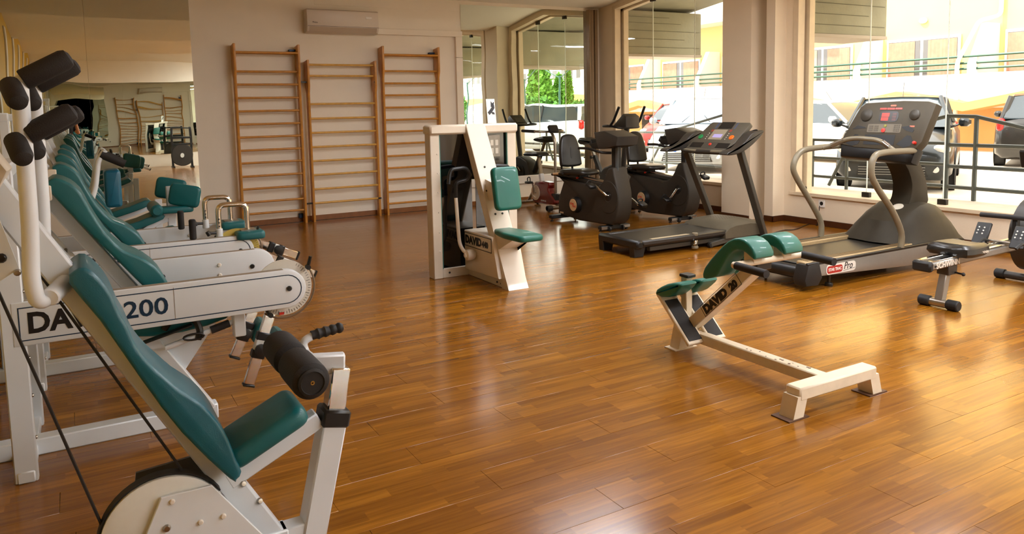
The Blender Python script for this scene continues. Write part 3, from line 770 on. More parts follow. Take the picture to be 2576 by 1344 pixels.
# ================================================================== large treadmill by the wide window
def treadmill_pro():
    t = thing('treadmill', 'large grey treadmill lettered STAR TRAC Pro with curved tubular handrails', 'treadmill', (6.0, 4.36, 0))
    Y0, Y1 = 4.0, 4.74
    for y, s in ((Y0, 1), (Y1, -1)):
        sp = part('side_panel', MB().prism([(5.02, 0.115), (5.06, 0.215), (7.12, 0.215), (7.12, 0.04), (6.95, 0.02)], (0, y, 0), X_, Z_, -0.025, 0.025, 0.01, 2), M_silver, t)
        if s > 0:
            yy = y-0.0265
            part('badge', MB().prism(rrect(0.37, 0.082, 0.03, 4, 5.375, 0.152), (0, yy, 0), X_, V((0, 0, 1)), 0, 0.002), mat('badge_white', (232, 228, 218), 0.4), sp)
            bd = part('badge_red', MB().prism(rrect(0.19, 0.06, 0.022, 4, 5.295, 0.150), (0, yy-0.002, 0), X_, Z_, 0, 0.0015), mat('badge_red', (176, 40, 28), 0.4), sp)
            part('lettering', text_mesh('STAR TRAC', 0.034, (5.215, yy-0.0042, 0.139), X_, Z_, 0.0008, 0.92, 0.001), mat('badge_white', (232, 228, 218)), sp)
            part('lettering', text_mesh('Pro', 0.085, (5.405, yy-0.003, 0.135), X_, Z_, 0.0008, 0.9, 0.0, shear=0.3), M_letter, sp)
            part('underline', MB().prism([(5.40, 0.122), (5.55, 0.135), (5.55, 0.138), (5.40, 0.125)], (0, yy-0.003, 0), X_, Z_, 0, 0.0008), M_letter, sp)
        # top trim with ribs
        a, b = sorted((y+s*0.02, y+s*0.115))
        rail = part('foot_rail', MB().b2((5.0, a, 0.19), (6.80, b, 0.232), 0.008), mat('foot_rail_tan', (176, 150, 108), 0.45, noise=0.15), t)
        rb = MB()
        for k in range(5):
            q = a+0.012+k*0.017; rb.b2((5.03, q, 0.232), (6.55, q+0.006, 0.2345))
        pieces('rib', rb, mat('rib_brown', (100, 82, 54), 0.6), rail)
        part('trim', MB().b2((4.97, y-0.03 if s > 0 else y+0.0, 0.208), (6.80, y+0.0 if s > 0 else y+0.03, 0.232), 0.006), M_black, t)
    pieces('end_cap', MB().prism([(4.93, 0.10), (4.97, 0.215), (5.10, 0.228), (5.14, 0.10), (5.09, 0.04), (4.95, 0.05)], (0, Y0, 0), X_, Z_, -0.09, 0.035, 0.012, 2).prism([(4.93, 0.10), (4.97, 0.215), (5.10, 0.228), (5.14, 0.10), (5.09, 0.04), (4.95, 0.05)], (0, Y1, 0), X_, Z_, -0.035, 0.09, 0.012, 2), M_rubber, t)
    part('deck', MB().b2((5.05, Y0+0.03, 0.10), (6.8, Y1-0.03, 0.185), 0.006), M_black, t)
    part('running_belt', MB().b2((5.06, Y0+0.12, 0.185), (6.75, Y1-0.12, 0.20), 0.004), M_belt, t)
    part('rear_roller', MB().cyl((5.03, Y0+0.02, 0.135), (5.03, Y1-0.02, 0.135), 0.055, 18), M_black, t)
    for (x, y) in ((5.30, 4.03), (5.27, 4.66)):
        part('levelling_foot', MB().lathe((x, y, 0), (0, 0, 1), [(0.032, 0), (0.034, 0.015), (0.028, 0.028), (0.012, 0.03), (0.012, 0.10)], 16), M_dark, t)
    pieces('wheel', MB().cyl((6.78, Y0+0.0, 0.045), (6.78, Y0+0.04, 0.045), 0.045, 18, 0.006).cyl((6.78, Y1-0.04, 0.045), (6.78, Y1, 0.045), 0.045, 18, 0.006), M_rubber, t)
    # motor hood: domed loft
    hood = []
    pr = [(6.36, 0.215, 0.37), (6.42, 0.30, 0.375), (6.50, 0.40, 0.385), (6.60, 0.485, 0.40), (6.73, 0.54, 0.41), (6.87, 0.55, 0.41), (6.98, 0.52, 0.41), (7.07, 0.44, 0.405), (7.14, 0.32, 0.39), (7.17, 0.20, 0.38)]
    for (x, z, hw) in pr:
        ring = []
        for k in range(17):
            s = -1+2*k/16
            edge = abs(s)
            zz = z-(z-0.20)*(0.0 if edge < 0.45 else ((edge-0.45)/0.55)**1.7)*0.92
            ring.append(V((x+0.06*(1-edge)*(-1 if x < 6.6 else 0.3), 4.37+s*hw, zz)))
        ring += [V((x, 4.37+hw, 0.17)), V((x, 4.37-hw, 0.17))]
        hood.append(ring)
    hd = part('motor_hood', MB().loft(hood), M_hood2, t, angle=22)
    part('emblem', MB().lathe((6.66, 4.33, 0.512), (-0.45, -0.05, 0.89), [(0.05, 0), (0.05, 0.004), (0, 0.005)], 20), mat('emblem_pale', (205, 196, 178), 0.35), hd)
    # mast: broad curved plate
    ms = [(6.74, 0.50), (7.02, 0.50), (7.03, 0.62), (7.0, 0.74), (6.92, 0.88), (6.82, 0.99), (6.72, 1.09), (6.50, 1.09), (6.60, 0.98), (6.72, 0.85), (6.78, 0.72), (6.77, 0.60)]
    part('mast', MB().prism(smooth_poly(ms, 2), (0, 4.37, 0), X_, Z_, -0.10, 0.10, 0.008, 2), M_hood2, t)
    # console
    o = V((6.32, 4.32, 1.09)); u = -Y_; v = V((0.13, 0, 0.41)).normalized(); w = u.cross(v)
    outl = [(-0.41, 0.02), (-0.24, -0.01), (0.20, -0.03), (0.36, 0.0), (0.40, 0.06), (0.455, 0.40), (0.38, 0.425), (0.15, 0.435), (-0.10, 0.425), (-0.22, 0.42), (-0.27, 0.38)]
    con = part('console', MB().prism(outl, o, u, v, -0.10, 0.0, 0.012, 2), M_con, t)
    part('console_underside', MB().prism([(-0.38, -0.10), (0.34, -0.13), (0.36, 0.0), (-0.40, 0.02)], o, u, v, -0.13, -0.01, 0.02, 2), M_black, t)
    def pl(name, poly, m, h=0.002): return part(name, MB().prism(poly, o, u, v, 0.0, h), m, con)
    def rc(a, b, c, d): return [(a, c), (b, c), (b, d), (a, d)]
    pl('display_ring', rcorner(rc(-0.055, 0.135, 0.235, 0.335), 0.04), mat('console_dark', (44, 38, 32), 0.3))
    M_led = mat('red_led', (190, 50, 34), 0.3, emit=(215, 40, 25), estr=0.35)
    pl('led', rc(-0.03, 0.045, 0.285, 0.32), M_led, 0.003); pl('led', rc(-0.03, 0.04, 0.248, 0.28), M_led, 0.003)
    M_ledd = mat('dim_led', (88, 44, 34), 0.3)
    for i in range(3): pl('led', rc(0.075, 0.115, 0.248+i*0.026, 0.268+i*0.026), M_ledd, 0.003)
    pl('ticker', rc(-0.06, 0.005, 0.352, 0.368), M_led, 0.003); pl('ticker', rc(0.012, 0.085, 0.352, 0.368), M_led, 0.003); pl('ticker', rc(0.092, 0.155, 0.352, 0.368), M_led, 0.003)
    pl('badge', rrect(0.055, 0.016, 0.006, 3, 0.065, 0.388), mat('badge_orange', (225, 120, 90), 0.4), 0.003)
    for (a, s) in ((-0.185, 1.0), (0.285, 0.8)):
        part('speaker', MB().lathe(o+u*a+v*0.30, w, [(0.062*s, 0), (0.058*s, 0.012), (0.04*s, 0.022), (0, 0.026)], 20), M_grey, con)
    pl('key_panel', rcorner(rc(-0.145, 0.185, 0.135, 0.215), 0.012), mat('key_panel', (120, 110, 92), 0.45), 0.004)
    ks = MB()
    for i in range(3):
        for j in range(4): ks.prism(rc(0.115+i*0.021, 0.13+i*0.021, 0.145+j*0.017, 0.157+j*0.017), o, u, v, 0.004, 0.006)
    for i in range(2):
        for j in range(3): ks.prism(rc(-0.13+i*0.055, -0.09+i*0.055, 0.147+j*0.02, 0.16+j*0.02), o, u, v, 0.004, 0.006)
    pieces('key', ks, mat('key_grey', (92, 84, 68), 0.45), con)
    part('stop_button', MB().lathe(o+u*0.02+v*0.155+w*0.004, w, [(0.020, 0), (0.020, 0.006), (0, 0.007)], 16), M_red, con)
    part('start_button', MB().lathe(o+u*0.03+v*0.198+w*0.004, w, [(0.013, 0), (0.013, 0.005), (0, 0.006)], 16), mat('start_green', (150, 150, 60), 0.4), con)
    pl('book_rest', rc(-0.155, 0.145, 0.02, 0.115), M_black)
    for c in (-0.27, 0.245):
        pl('cup_recess', [(c-0.075, 0.03), (c-0.02, 0.085), (c+0.01, 0.115), (c+0.045, 0.11), (c+0.075, 0.06), (c+0.06, 0.02), (c, 0.0), (c-0.05, 0.02)], M_black)
    part('emergency_key', MB().cyl(o+u*0.345+v*0.045, o+u*0.345+v*0.045+w*0.03, 0.014, 12, 0.003), M_red, con)
    pl('vent_slot', [(0.18, 0.19), (0.26, 0.20), (0.31, 0.165), (0.30, 0.14), (0.24, 0.155)], M_black); pl('vent_slot', [(-0.30, 0.165), (-0.16, 0.175), (-0.17, 0.185), (-0.25, 0.20)], M_black)
    pl('sticker', rc(0.26, 0.305, 0.19, 0.203), mat('badge_orange', (225, 120, 90)))
    # handrails
    near = [(6.195, 3.99, 0.225), (6.195, 3.99, 0.36), (6.06, 3.99, 0.56), (5.85, 3.99, 0.77), (5.76, 3.99, 0.90), (5.785, 3.99, 1.03), (5.92, 3.99, 1.07), (6.38, 3.99, 1.065), (6.42, 4.02, 1.06)]
    far = [(6.12, 4.75, 0.225), (6.11, 4.75, 0.37), (5.965, 4.75, 0.57), (5.765, 4.75, 0.81), (5.715, 4.75, 0.92), (5.78, 4.75, 1.03), (5.92, 4.75, 1.075), (6.36, 4.75, 1.085), (6.42, 4.72, 1.08)]
    for p in (near, far): part('handrail', MB().tube(smooth_poly(p, 4, False), 0.027, 14), M_taupe, t)
    cross = [(6.10, 4.73, 1.075), (6.12, 4.66, 1.10), (6.14, 4.52, 1.16), (6.15, 4.42, 1.175), (6.15, 4.22, 1.165), (6.14, 4.14, 1.14), (6.12, 4.03, 1.075)]
    part('cross_bar', MB().tube(fillet(cross, 0.05), 0.021, 12), M_taupe, t)
    pieces('pulse_grip', MB().tube([V((6.122, 4.66, 1.10)), V((6.14, 4.535, 1.155))], 0.0235, 12).tube([V((6.142, 4.145, 1.142)), V((6.128, 4.075, 1.103))], 0.0235, 12), M_steel, t)
    for p in ((6.122, 4.66, 1.10), (6.14, 4.535, 1.155), (6.142, 4.145, 1.142), (6.128, 4.075, 1.103)):
        part('grip_ring', MB().sphere(p, 0.027, 12, (0.6, 0.6, 1)), M_black, t)
    return t
M_hood2 = mat('hood_dark_taupe', (58, 52, 41), 0.5, spec=0.2, noise=0.12, nscale=20, bump=0.1, bscale=500)
M_con = mat('console_taupe', (76, 68, 52), 0.5, noise=0.12, nscale=25, bump=0.1, bscale=500)
treadmill_pro()
# power lead from the wall socket to the treadmill
so = thing('wall_socket', 'square white wall socket under the wide window', 'socket', (XW, 5.75, 0.16))
sp_ = PX(2068, 513, XW); part('plate', MB().b2((XW-0.012, sp_.y-0.045, sp_.z-0.045), (XW, sp_.y+0.045, sp_.z+0.045), 0.004), M_white, so)
part('socket_hole', MB().lathe((XW-0.012, sp_.y, sp_.z+0.005), (-1, 0, 0), [(0.024, 0), (0.024, 0.001), (0, 0.001)], 16), M_black, so)
cp = [(XW-0.045, sp_.y, sp_.z-0.02), (XW-0.06, sp_.y+0.02, 0.02)] + [tuple(PZ(a, b, 0.006)) for a, b in ((2040, 562), (2000, 577), (1972, 579), (1950, 585), (1936, 592))] 
single('power_cable', MB().tube(smooth_poly([tuple(p) for p in cp], 5, False), 0.005, 6), M_black, 'thin black power cable lying on the floor by the pier', 'cable')
s2 = PX(1822, 493, XW); w_ = thing('wall_switch', 'white switch box low on the wall beside the pier', 'switch', (XW, s2.y, s2.z-0.06))
part('cover', MB().b2((XW-0.03, 7.56, s2.z-0.05), (XW, 7.64, s2.z+0.05), 0.005), M_wallw, w_)
# ================================================================== recumbent bikes
M_bike = mat('bike_shell', (54, 48, 40), 0.5, spec=0.3, noise=0.12, nscale=24, bump=0.2, bscale=600)
M_seat = mat('black_vinyl', (36, 33, 29), 0.32, noise=0.1, bump=0.1, bscale=400)
M_disc = mat('disc_cream', (214, 178, 132), 0.4, noise=0.08)
def recumbent(cx, dy, ped, label):
    t = thing('recumbent_bike', label, 'exercise bike', (cx, 7.85+dy, 0), 'recumbent exercise bikes')
    L, R = cx-0.11, cx+0.11
    side = [(8.47, 0.60), (8.30, 0.53), (8.43, 0.105), (7.42, 0.075), (7.24, 0.11), (7.165, 0.20), (7.135, 0.35), (7.14, 0.48), (7.17, 0.58), (7.215, 0.70), (7.235, 0.775), (7.33, 0.765), (7.40, 0.655), (7.445, 0.595), (7.50, 0.555), (7.62, 0.515), (7.75, 0.535)]
    side = [(y+dy, z) for y, z in side]
    sh = part('shell', MB().prism(smooth_poly(side, 2), (L, 0, 0), Y_, Z_, 0, 0.22, 0.022, 3), M_bike, t)
    # raised drum cover round the crank
    part('drum_cover', MB().lathe((L, 7.33+dy, 0.42), (-1, 0, 0), [(0.20, 0), (0.195, 0.006), (0.06, 0.008), (0.055, 0.003), (0, 0.003)], 32), M_bike, sh)
    part('crank_well', MB().lathe((L-0.008, 7.305+dy, 0.44), (-1, 0, 0), [(0.052, 0), (0.052, 0.002), (0, 0.002)], 20), M_black, sh)
    part('knob', MB().lathe((L, 7.985+dy, 0.265), (-1, 0, 0), [(0.105, 0), (0.10, 0.03), (0.095, 0.055), (0.08, 0.06)], 26), M_black, t)
    dc = part('knob_disc', MB().lathe((L-0.06, 7.985+dy, 0.265), (-1, 0, 0), [(0.078, 0), (0.078, 0.004), (0, 0.005)], 26), M_disc, t, 'cream disc with red lettering')
    part('lettering', text_mesh('STAR', 0.034, (L-0.0655, 8.045+dy, 0.268), -Y_, Z_, 0.0006, 1.0, 0.001), M_red, dc)
    part('lettering', text_mesh('TRAC', 0.034, (L-0.0655, 8.00+dy, 0.238), -Y_, Z_, 0.0006, 1.0, 0.001), M_red, dc)
    part('label_plate', MB().b2((L-0.002, 8.30+dy, 0.115), (L, 8.38+dy, 0.135)), M_disc, sh)
    # seat rail
    part('seat_rail', MB().bar((cx, 8.52+dy, 0.615), (cx, 7.50+dy, 0.545), 0.10, 0.05, bev=0.006), M_dgrey, t)
    part('rail_top', MB().bar((cx, 7.95+dy, 0.617), (cx, 7.50+dy, 0.585), 0.075, 0.012), M_steel, t)
    part('carriage', MB().b2((cx-0.085, 7.98+dy, 0.59), (cx+0.085, 8.38+dy, 0.645), 0.012), M_black, t)
    part('adjust_lever', MB().cyl((cx-0.085, 7.99+dy, 0.61), (cx-0.12, 7.97+dy, 0.61), 0.012, 10, 0.002), M_red, t)
    part('seat', MB().prism(smooth_poly([(-0.19, 0.20), (0.19, 0.20), (0.20, 0.0), (0.15, -0.20), (0.06, -0.24), (-0.06, -0.24), (-0.15, -0.20), (-0.20, 0.0)], 3), (cx, 8.05+dy, 0.645), X_, Y_, 0, 0.065, 0.03, 3), M_seat, t)
    # backrest with a rounded, tapered outline and a vertical groove
    bu = X_; bv = V((0, 0.17, 0.985))
    ol = smooth_poly([(-0.135, -0.205), (0.135, -0.205), (0.165, -0.13), (0.155, 0.03), (0.115, 0.17), (0.05, 0.215), (-0.05, 0.215), (-0.115, 0.17), (-0.155, 0.03), (-0.165, -0.13)], 3)
    bk = part('backrest', MB().prism(ol, (cx, 8.31+dy, 0.94), bu, bv, -0.03, 0.04, 0.028, 4), M_seat, t)
    part('groove', MB().prism(smooth_poly([(-0.012, -0.09), (0.012, -0.09), (0.008, 0.03), (-0.008, 0.03)], 2), (cx, 8.31+dy, 0.94), bu, bv, 0.036, 0.042), M_black, bk)
    for s in (-1, 1):
        part('seat_strut', MB().tube(fillet([(cx+s*0.085, 8.20+dy, 0.63), (cx+s*0.085, 8.36+dy, 0.66), (cx+s*0.085, 8.38+dy, 0.84)], 0.05), 0.014, 10), M_black, t)
        part('side_handle', MB().tube(fillet([(cx+s*0.10, 8.30+dy, 0.625), (cx+s*0.235, 8.40+dy, 0.635), (cx+s*0.235, 8.12+dy, 0.665)], 0.05), 0.016, 10), M_black, t)
        part('pulse_plate', MB().tube([(cx+s*0.235, 8.33+dy, 0.645), (cx+s*0.235, 8.20+dy, 0.658)], 0.0175, 10), M_disc, t)
    # mast and console
    part('mast', MB().b2((cx-0.035, 7.24+dy, 0.74), (cx+0.035, 7.36+dy, 1.15), 0.012), M_black, t)
    part('mast_cover', MB().b2((cx-0.04, 7.22+dy, 0.74), (cx-0.032, 7.27+dy, 1.13), 0.002), mat('mast_steel_blue', (96, 104, 106), 0.4), t)
    co = [(7.07, 1.155), (7.10, 1.05), (7.20, 1.03), (7.33, 1.005), (7.46, 1.0), (7.54, 1.20), (7.33, 1.222)]
    con = part('console', MB().prism([(y+dy, z) for y, z in co], (cx-0.16, 0, 0), Y_, Z_, 0, 0.32, 0.015, 2), M_dgrey, t)
    part('screen', MB().prism([(-0.12, 0.03), (0.12, 0.03), (0.12, 0.15), (-0.12, 0.15)], (cx, 7.475+dy, 1.01), X_, V((0, 0.36, 0.93)), -0.0, 0.012), M_black, con)
    part('book_tray', MB().prism([(y+dy, z) for y, z in ((7.46, 1.0), (7.62, 0.995), (7.70, 1.05), (7.66, 1.11), (7.645, 1.065), (7.56, 1.075), (7.50, 1.10))], (cx-0.12, 0, 0), Y_, Z_, 0, 0.24, 0.006, 1), M_black, t)
    for s in (-1, 1):
        part('handlebar', MB().tube(fillet([(cx+s*0.03, 7.36+dy, 0.95), (cx+s*0.14, 7.42+dy, 0.955), (cx+s*0.20, 7.60+dy, 1.005), (cx+s*0.20, 7.80+dy, 1.0)], 0.06), 0.017, 10), M_black, t)
    # crank and pedals
    (py, pz) = ped
    for s in (-1, 1):
        x0 = cx+s*0.125; yy, zz = (7.305+dy, 0.44)
        qy, qz = (yy+s*(-1)*(py-7.305), zz+s*(-1)*(pz-0.44))
        part('crank', MB().tube([(x0-s*0.02, yy, zz), (x0+s*0.02, yy, zz), (x0+s*0.035, qy, qz)], 0.014, 10), M_chrome, t)
        pd = part('pedal', MB().box((x0+s*0.095, qy, qz), (0.10, 0.11, 0.045), 0.012, Matrix.Rotation(0.35, 3, 'X')), M_black, t)
        part('pedal_strap', MB().tube(smooth_poly([(x0+s*0.06, qy+0.05, qz), (x0+s*0.07, qy+0.04, qz+0.05), (x0+s*0.12, qy+0.03, qz+0.06), (x0+s*0.145, qy+0.05, qz)], 3, False), 0.008, 6), M_rubber, pd)
    part('front_stabiliser', MB().b2((cx-0.215, 7.32+dy, 0.022), (cx+0.215, 7.40+dy, 0.07), 0.008), M_black, t)
    for s in (-1, 1):
        part('wheel', MB().cyl((cx+s*0.10-0.012, 7.315+dy, 0.032), (cx+s*0.10+0.012, 7.315+dy, 0.032), 0.032, 16, 0.004), M_rubber, t)
        part('end_plate', MB().b2((cx+s*0.165-0.05, 7.317+dy, 0.03), (cx+s*0.165+0.05, 7.321+dy, 0.062)), M_steel, t)
        part('foot', MB().lathe((cx+s*0.20, 7.37+dy, 0), (0, 0, 1), [(0.018, 0), (0.018, 0.012), (0.008, 0.014), (0.008, 0.03)], 12), M_black, t)
        part('foot', MB().lathe((cx+s*0.19, 8.46+dy, 0), (0, 0, 1), [(0.024, 0), (0.024, 0.015), (0.008, 0.018), (0.008, 0.04)], 12), M_black, t)
    part('rear_stabiliser', MB().b2((cx-0.215, 8.42+dy, 0.036), (cx+0.215, 8.50+dy, 0.085), 0.008), M_black, t)
    pieces('stabiliser_link', MB().b2((cx-0.06, 8.30+dy, 0.06), (cx+0.06, 8.45+dy, 0.12), 0.008).b2((cx-0.05, 7.32+dy, 0.05), (cx+0.05, 7.45+dy, 0.11), 0.008), M_black, t)
    return t
recumbent(5.65, 0.0, (7.52, 0.55), 'recumbent exercise bike beside the small red bike, pedal raised')
recumbent(6.79, 0.03, (7.42, 0.30), 'recumbent exercise bike beside the tall window, pedal lowered')
# ================================================================== red bike by the corner mirror
def red_bike():
    cx = 6.10
    t = thing('red_bike', 'small upright exercise bike with dark red body in front of the corner mirror', 'exercise bike', (cx, 9.7, 0))
    M_rb = mat('dark_red_shell', (112, 18, 20), 0.25, noise=0.1, coat=0.4)
    sh = [(9.80, 0.40), (9.42, 0.41), (9.44, 0.32), (9.40, 0.25), (9.30, 0.17), (9.31, 0.09), (9.70, 0.075), (9.89, 0.095), (9.885, 0.24)]
    s = part('shell', MB().prism(smooth_poly(sh, 2), (cx-0.07, 0, 0), Y_, Z_, 0, 0.14, 0.02, 3), M_rb, t)
    part('drum_ring', MB().lathe((cx-0.07, 9.78, 0.235), (-1, 0, 0), [(0.115, 0), (0.115, 0.014), (0.075, 0.016), (0.07, 0.006), (0, 0.006)], 28), mat('ring_cream', (206, 188, 162), 0.4), t)
    part('lettering', text_mesh('DOMYOS', 0.034, (cx-0.0715, 9.64, 0.115), -Y_, Z_, 0.0005, 1.0), M_wbolt, s)
    part('seat_post', MB().bar((cx, 9.70, 0.36), (cx, 9.80, 0.80), 0.035, 0.05, up=(1, 0, 0), bev=0.004), M_steel, t)
    part('seat_sleeve', MB().bar((cx, 9.695, 0.34), (cx, 9.735, 0.52), 0.055, 0.065, up=(1, 0, 0), bev=0.004), M_enamel, t)
    for k in range(5): part('hole', MB().lathe((cx-0.0185, 9.735+k*0.0115, 0.56+k*0.05), (-1, 0, 0), [(0.006, 0), (0.006, 0.001), (0, 0.001)], 8), M_black, t)
    sd = [(9.63, 0.79), (9.66, 0.835), (9.72, 0.855), (9.85, 0.84), (9.98, 0.845), (10.08, 0.83), (10.11, 0.785), (10.0, 0.775), (9.8, 0.785)]
    part('saddle', MB().prism(smooth_poly(sd, 2), (cx-0.10, 0, 0), Y_, Z_, 0, 0.20, 0.03, 3), M_seat, t)
    part('mast', MB().tube(fillet([(cx, 9.34, 0.22), (cx, 9.34, 1.05), (cx, 9.44, 1.165)], 0.08), 0.021, 12), M_steel, t)
    part('mast_base', MB().b2((cx-0.05, 9.29, 0.10), (cx+0.05, 9.39, 0.25), 0.012), M_black, t)
    for sx in (-1, 1):
        part('handlebar', MB().tube(fillet([(cx, 9.43, 1.16), (cx+sx*0.22, 9.43, 1.165), (cx+sx*0.24, 9.55, 1.17)], 0.08), 0.016, 10), M_steel, t)
        part('grip', MB().tube([(cx+sx*0.235, 9.52, 1.169), (cx+sx*0.24, 9.86, 1.175)], 0.022, 12), M_foam, t)
        x0 = cx+sx*0.10; qy, qz = 9.78+sx*(-0.02), 0.235+sx*(-0.16)
        part('crank', MB().tube([(cx+sx*0.07, 9.78, 0.235), (x0, 9.78, 0.235), (x0+sx*0.02, qy, qz)], 0.013, 8), M_steel, t)
        pd = part('pedal', MB().box((x0+sx*0.08, qy, qz), (0.10, 0.10, 0.035), 0.01), M_black, t)
        part('pedal_strap', MB().tube(smooth_poly([(x0+sx*0.07, qy+0.05, qz), (x0+sx*0.075, qy+0.045, qz+0.06), (x0+sx*0.08, qy-0.03, qz+0.075), (x0+sx*0.085, qy-0.05, qz)], 4, False), 0.008, 6), M_rubber, pd)
    part('console', MB().box((cx, 9.38, 1.20), (0.16, 0.06, 0.12), 0.015, Matrix.Rotation(-0.5, 3, 'X')), M_black, t)
    part('frame_tube', MB().tube([(cx, 10.15, 0.06), (cx, 9.88, 0.09)], 0.026, 12).tube([(cx, 10.12, 0.07), (cx, 9.86, 0.36)], 0.022, 12).tube([(cx, 9.33, 0.10), (cx, 9.24, 0.06)], 0.026, 12), M_steel, t)
    for y, w in ((10.17, 0.24), (9.24, 0.22)):
        part('stabiliser', MB().cyl((cx-w, y, 0.055), (cx+w, y, 0.055), 0.026, 14), M_steel, t)
        for sx in (-1, 1):
            part('end_cap', MB().cyl((cx+sx*w, y, 0.055), (cx+sx*(w-0.09), y, 0.055), 0.042, 16, 0.006), M_rubber, t)
            part('foot', MB().cyl((cx+sx*(w-0.04), y, 0.0), (cx+sx*(w-0.04), y, 0.02), 0.02, 12), M_rubber, t)
    return t
red_bike()
# ================================================================== upright bike between window and mirror
def upright_bike():
    cx = 7.15
    t = thing('upright_bike', 'tall black upright exercise bike with forked handles by the corner', 'exercise bike', (cx, 9.4, 0))
    sh = [(9.60, 0.20), (9.50, 0.52), (9.34, 0.60), (9.20, 0.64), (9.05, 0.62), (8.90, 0.45), (8.86, 0.25), (8.95, 0.10), (9.50, 0.08)]
    part('shell', MB().prism(smooth_poly(sh, 2), (cx-0.11, 0, 0), Y_, Z_, 0, 0.22, 0.03, 3), M_bike, t)
    part('crank_disc', MB().lathe((cx-0.11, 9.28, 0.38), (-1, 0, 0), [(0.10, 0), (0.10, 0.01), (0.07, 0.014), (0, 0.014)], 24), M_black, t)
    part('seat_sleeve', MB().bar((cx, 9.56, 0.36), (cx, 9.80, 0.74), 0.065, 0.07, up=(1, 0, 0), bev=0.01), M_black, t)
    part('seat_post', MB().bar((cx, 9.78, 0.70), (cx, 9.92, 0.94), 0.04, 0.045, up=(1, 0, 0), bev=0.004), M_steel, t)
    part('post_knob', MB().lathe((cx-0.03, 9.79, 0.72), (-1, 0, 0), [(0.012, 0), (0.012, 0.03), (0.026, 0.035), (0.026, 0.055), (0, 0.06)], 14), M_black, t)
    sd = [(9.72, 0.945), (9.75, 0.985), (9.86, 1.0), (9.98, 1.02), (10.06, 1.02), (10.10, 0.96), (10.04, 0.915), (9.88, 0.92)]
    part('saddle', MB().prism(smooth_poly(sd, 2), (cx-0.13, 0, 0), Y_, Z_, 0, 0.26, 0.035, 3), M_seat, t)
    part('mast', MB().tube([(cx, 9.08, 0.55), (cx, 8.98, 1.20)], 0.042, 14), M_dgrey, t)
    part('console', MB().prism([(8.84, 1.20), (9.10, 1.185), (9.16, 1.22), (8.92, 1.40), (8.84, 1.36)], (cx-0.13, 0, 0), Y_, Z_, 0, 0.26, 0.02, 2), M_dgrey, t)
    part('screen', MB().prism([(-0.09, 0.03), (0.09, 0.03), (0.08, 0.17), (-0.08, 0.17)], (cx, 9.135, 1.235), X_, V((0, -0.8, 0.6)), -0.012, -0.004), M_grey, t)
    for s in (-1, 1):
        part('handlebar', MB().tube(fillet([(cx, 8.92, 1.19), (cx+s*0.20, 8.92, 1.195), (cx+s*0.25, 9.10, 1.23), (cx+s*0.24, 9.28, 1.215), (cx, 9.30, 1.205)], 0.07), 0.017, 10), M_black, t)
        part('aero_grip', MB().tube(fillet([(cx+s*0.25, 9.06, 1.225), (cx+s*0.25, 8.98, 1.30), (cx+s*0.24, 8.86, 1.50)], 0.04), 0.02, 10), M_black, t)
        x0 = cx+s*0.14
        part('crank', MB().tube([(cx+s*0.11, 9.28, 0.38), (x0, 9.28, 0.38), (x0+s*0.01, 9.28+s*0.12, 0.38-s*0.10)], 0.014, 8), M_chrome, t)
        part('pedal', MB().box((x0+s*0.06, 9.28+s*0.12, 0.38-s*0.10), (0.09, 0.10, 0.035), 0.01), M_black, t)
    for y in (9.95, 8.85):
        part('stabiliser', MB().b2((cx-0.25, y-0.04, 0.0), (cx+0.25, y+0.04, 0.06), 0.01), M_black, t)
    part('base_beam', MB().b2((cx-0.05, 8.85, 0.05), (cx+0.05, 9.95, 0.11), 0.008), M_black, t)
    return t
upright_bike()
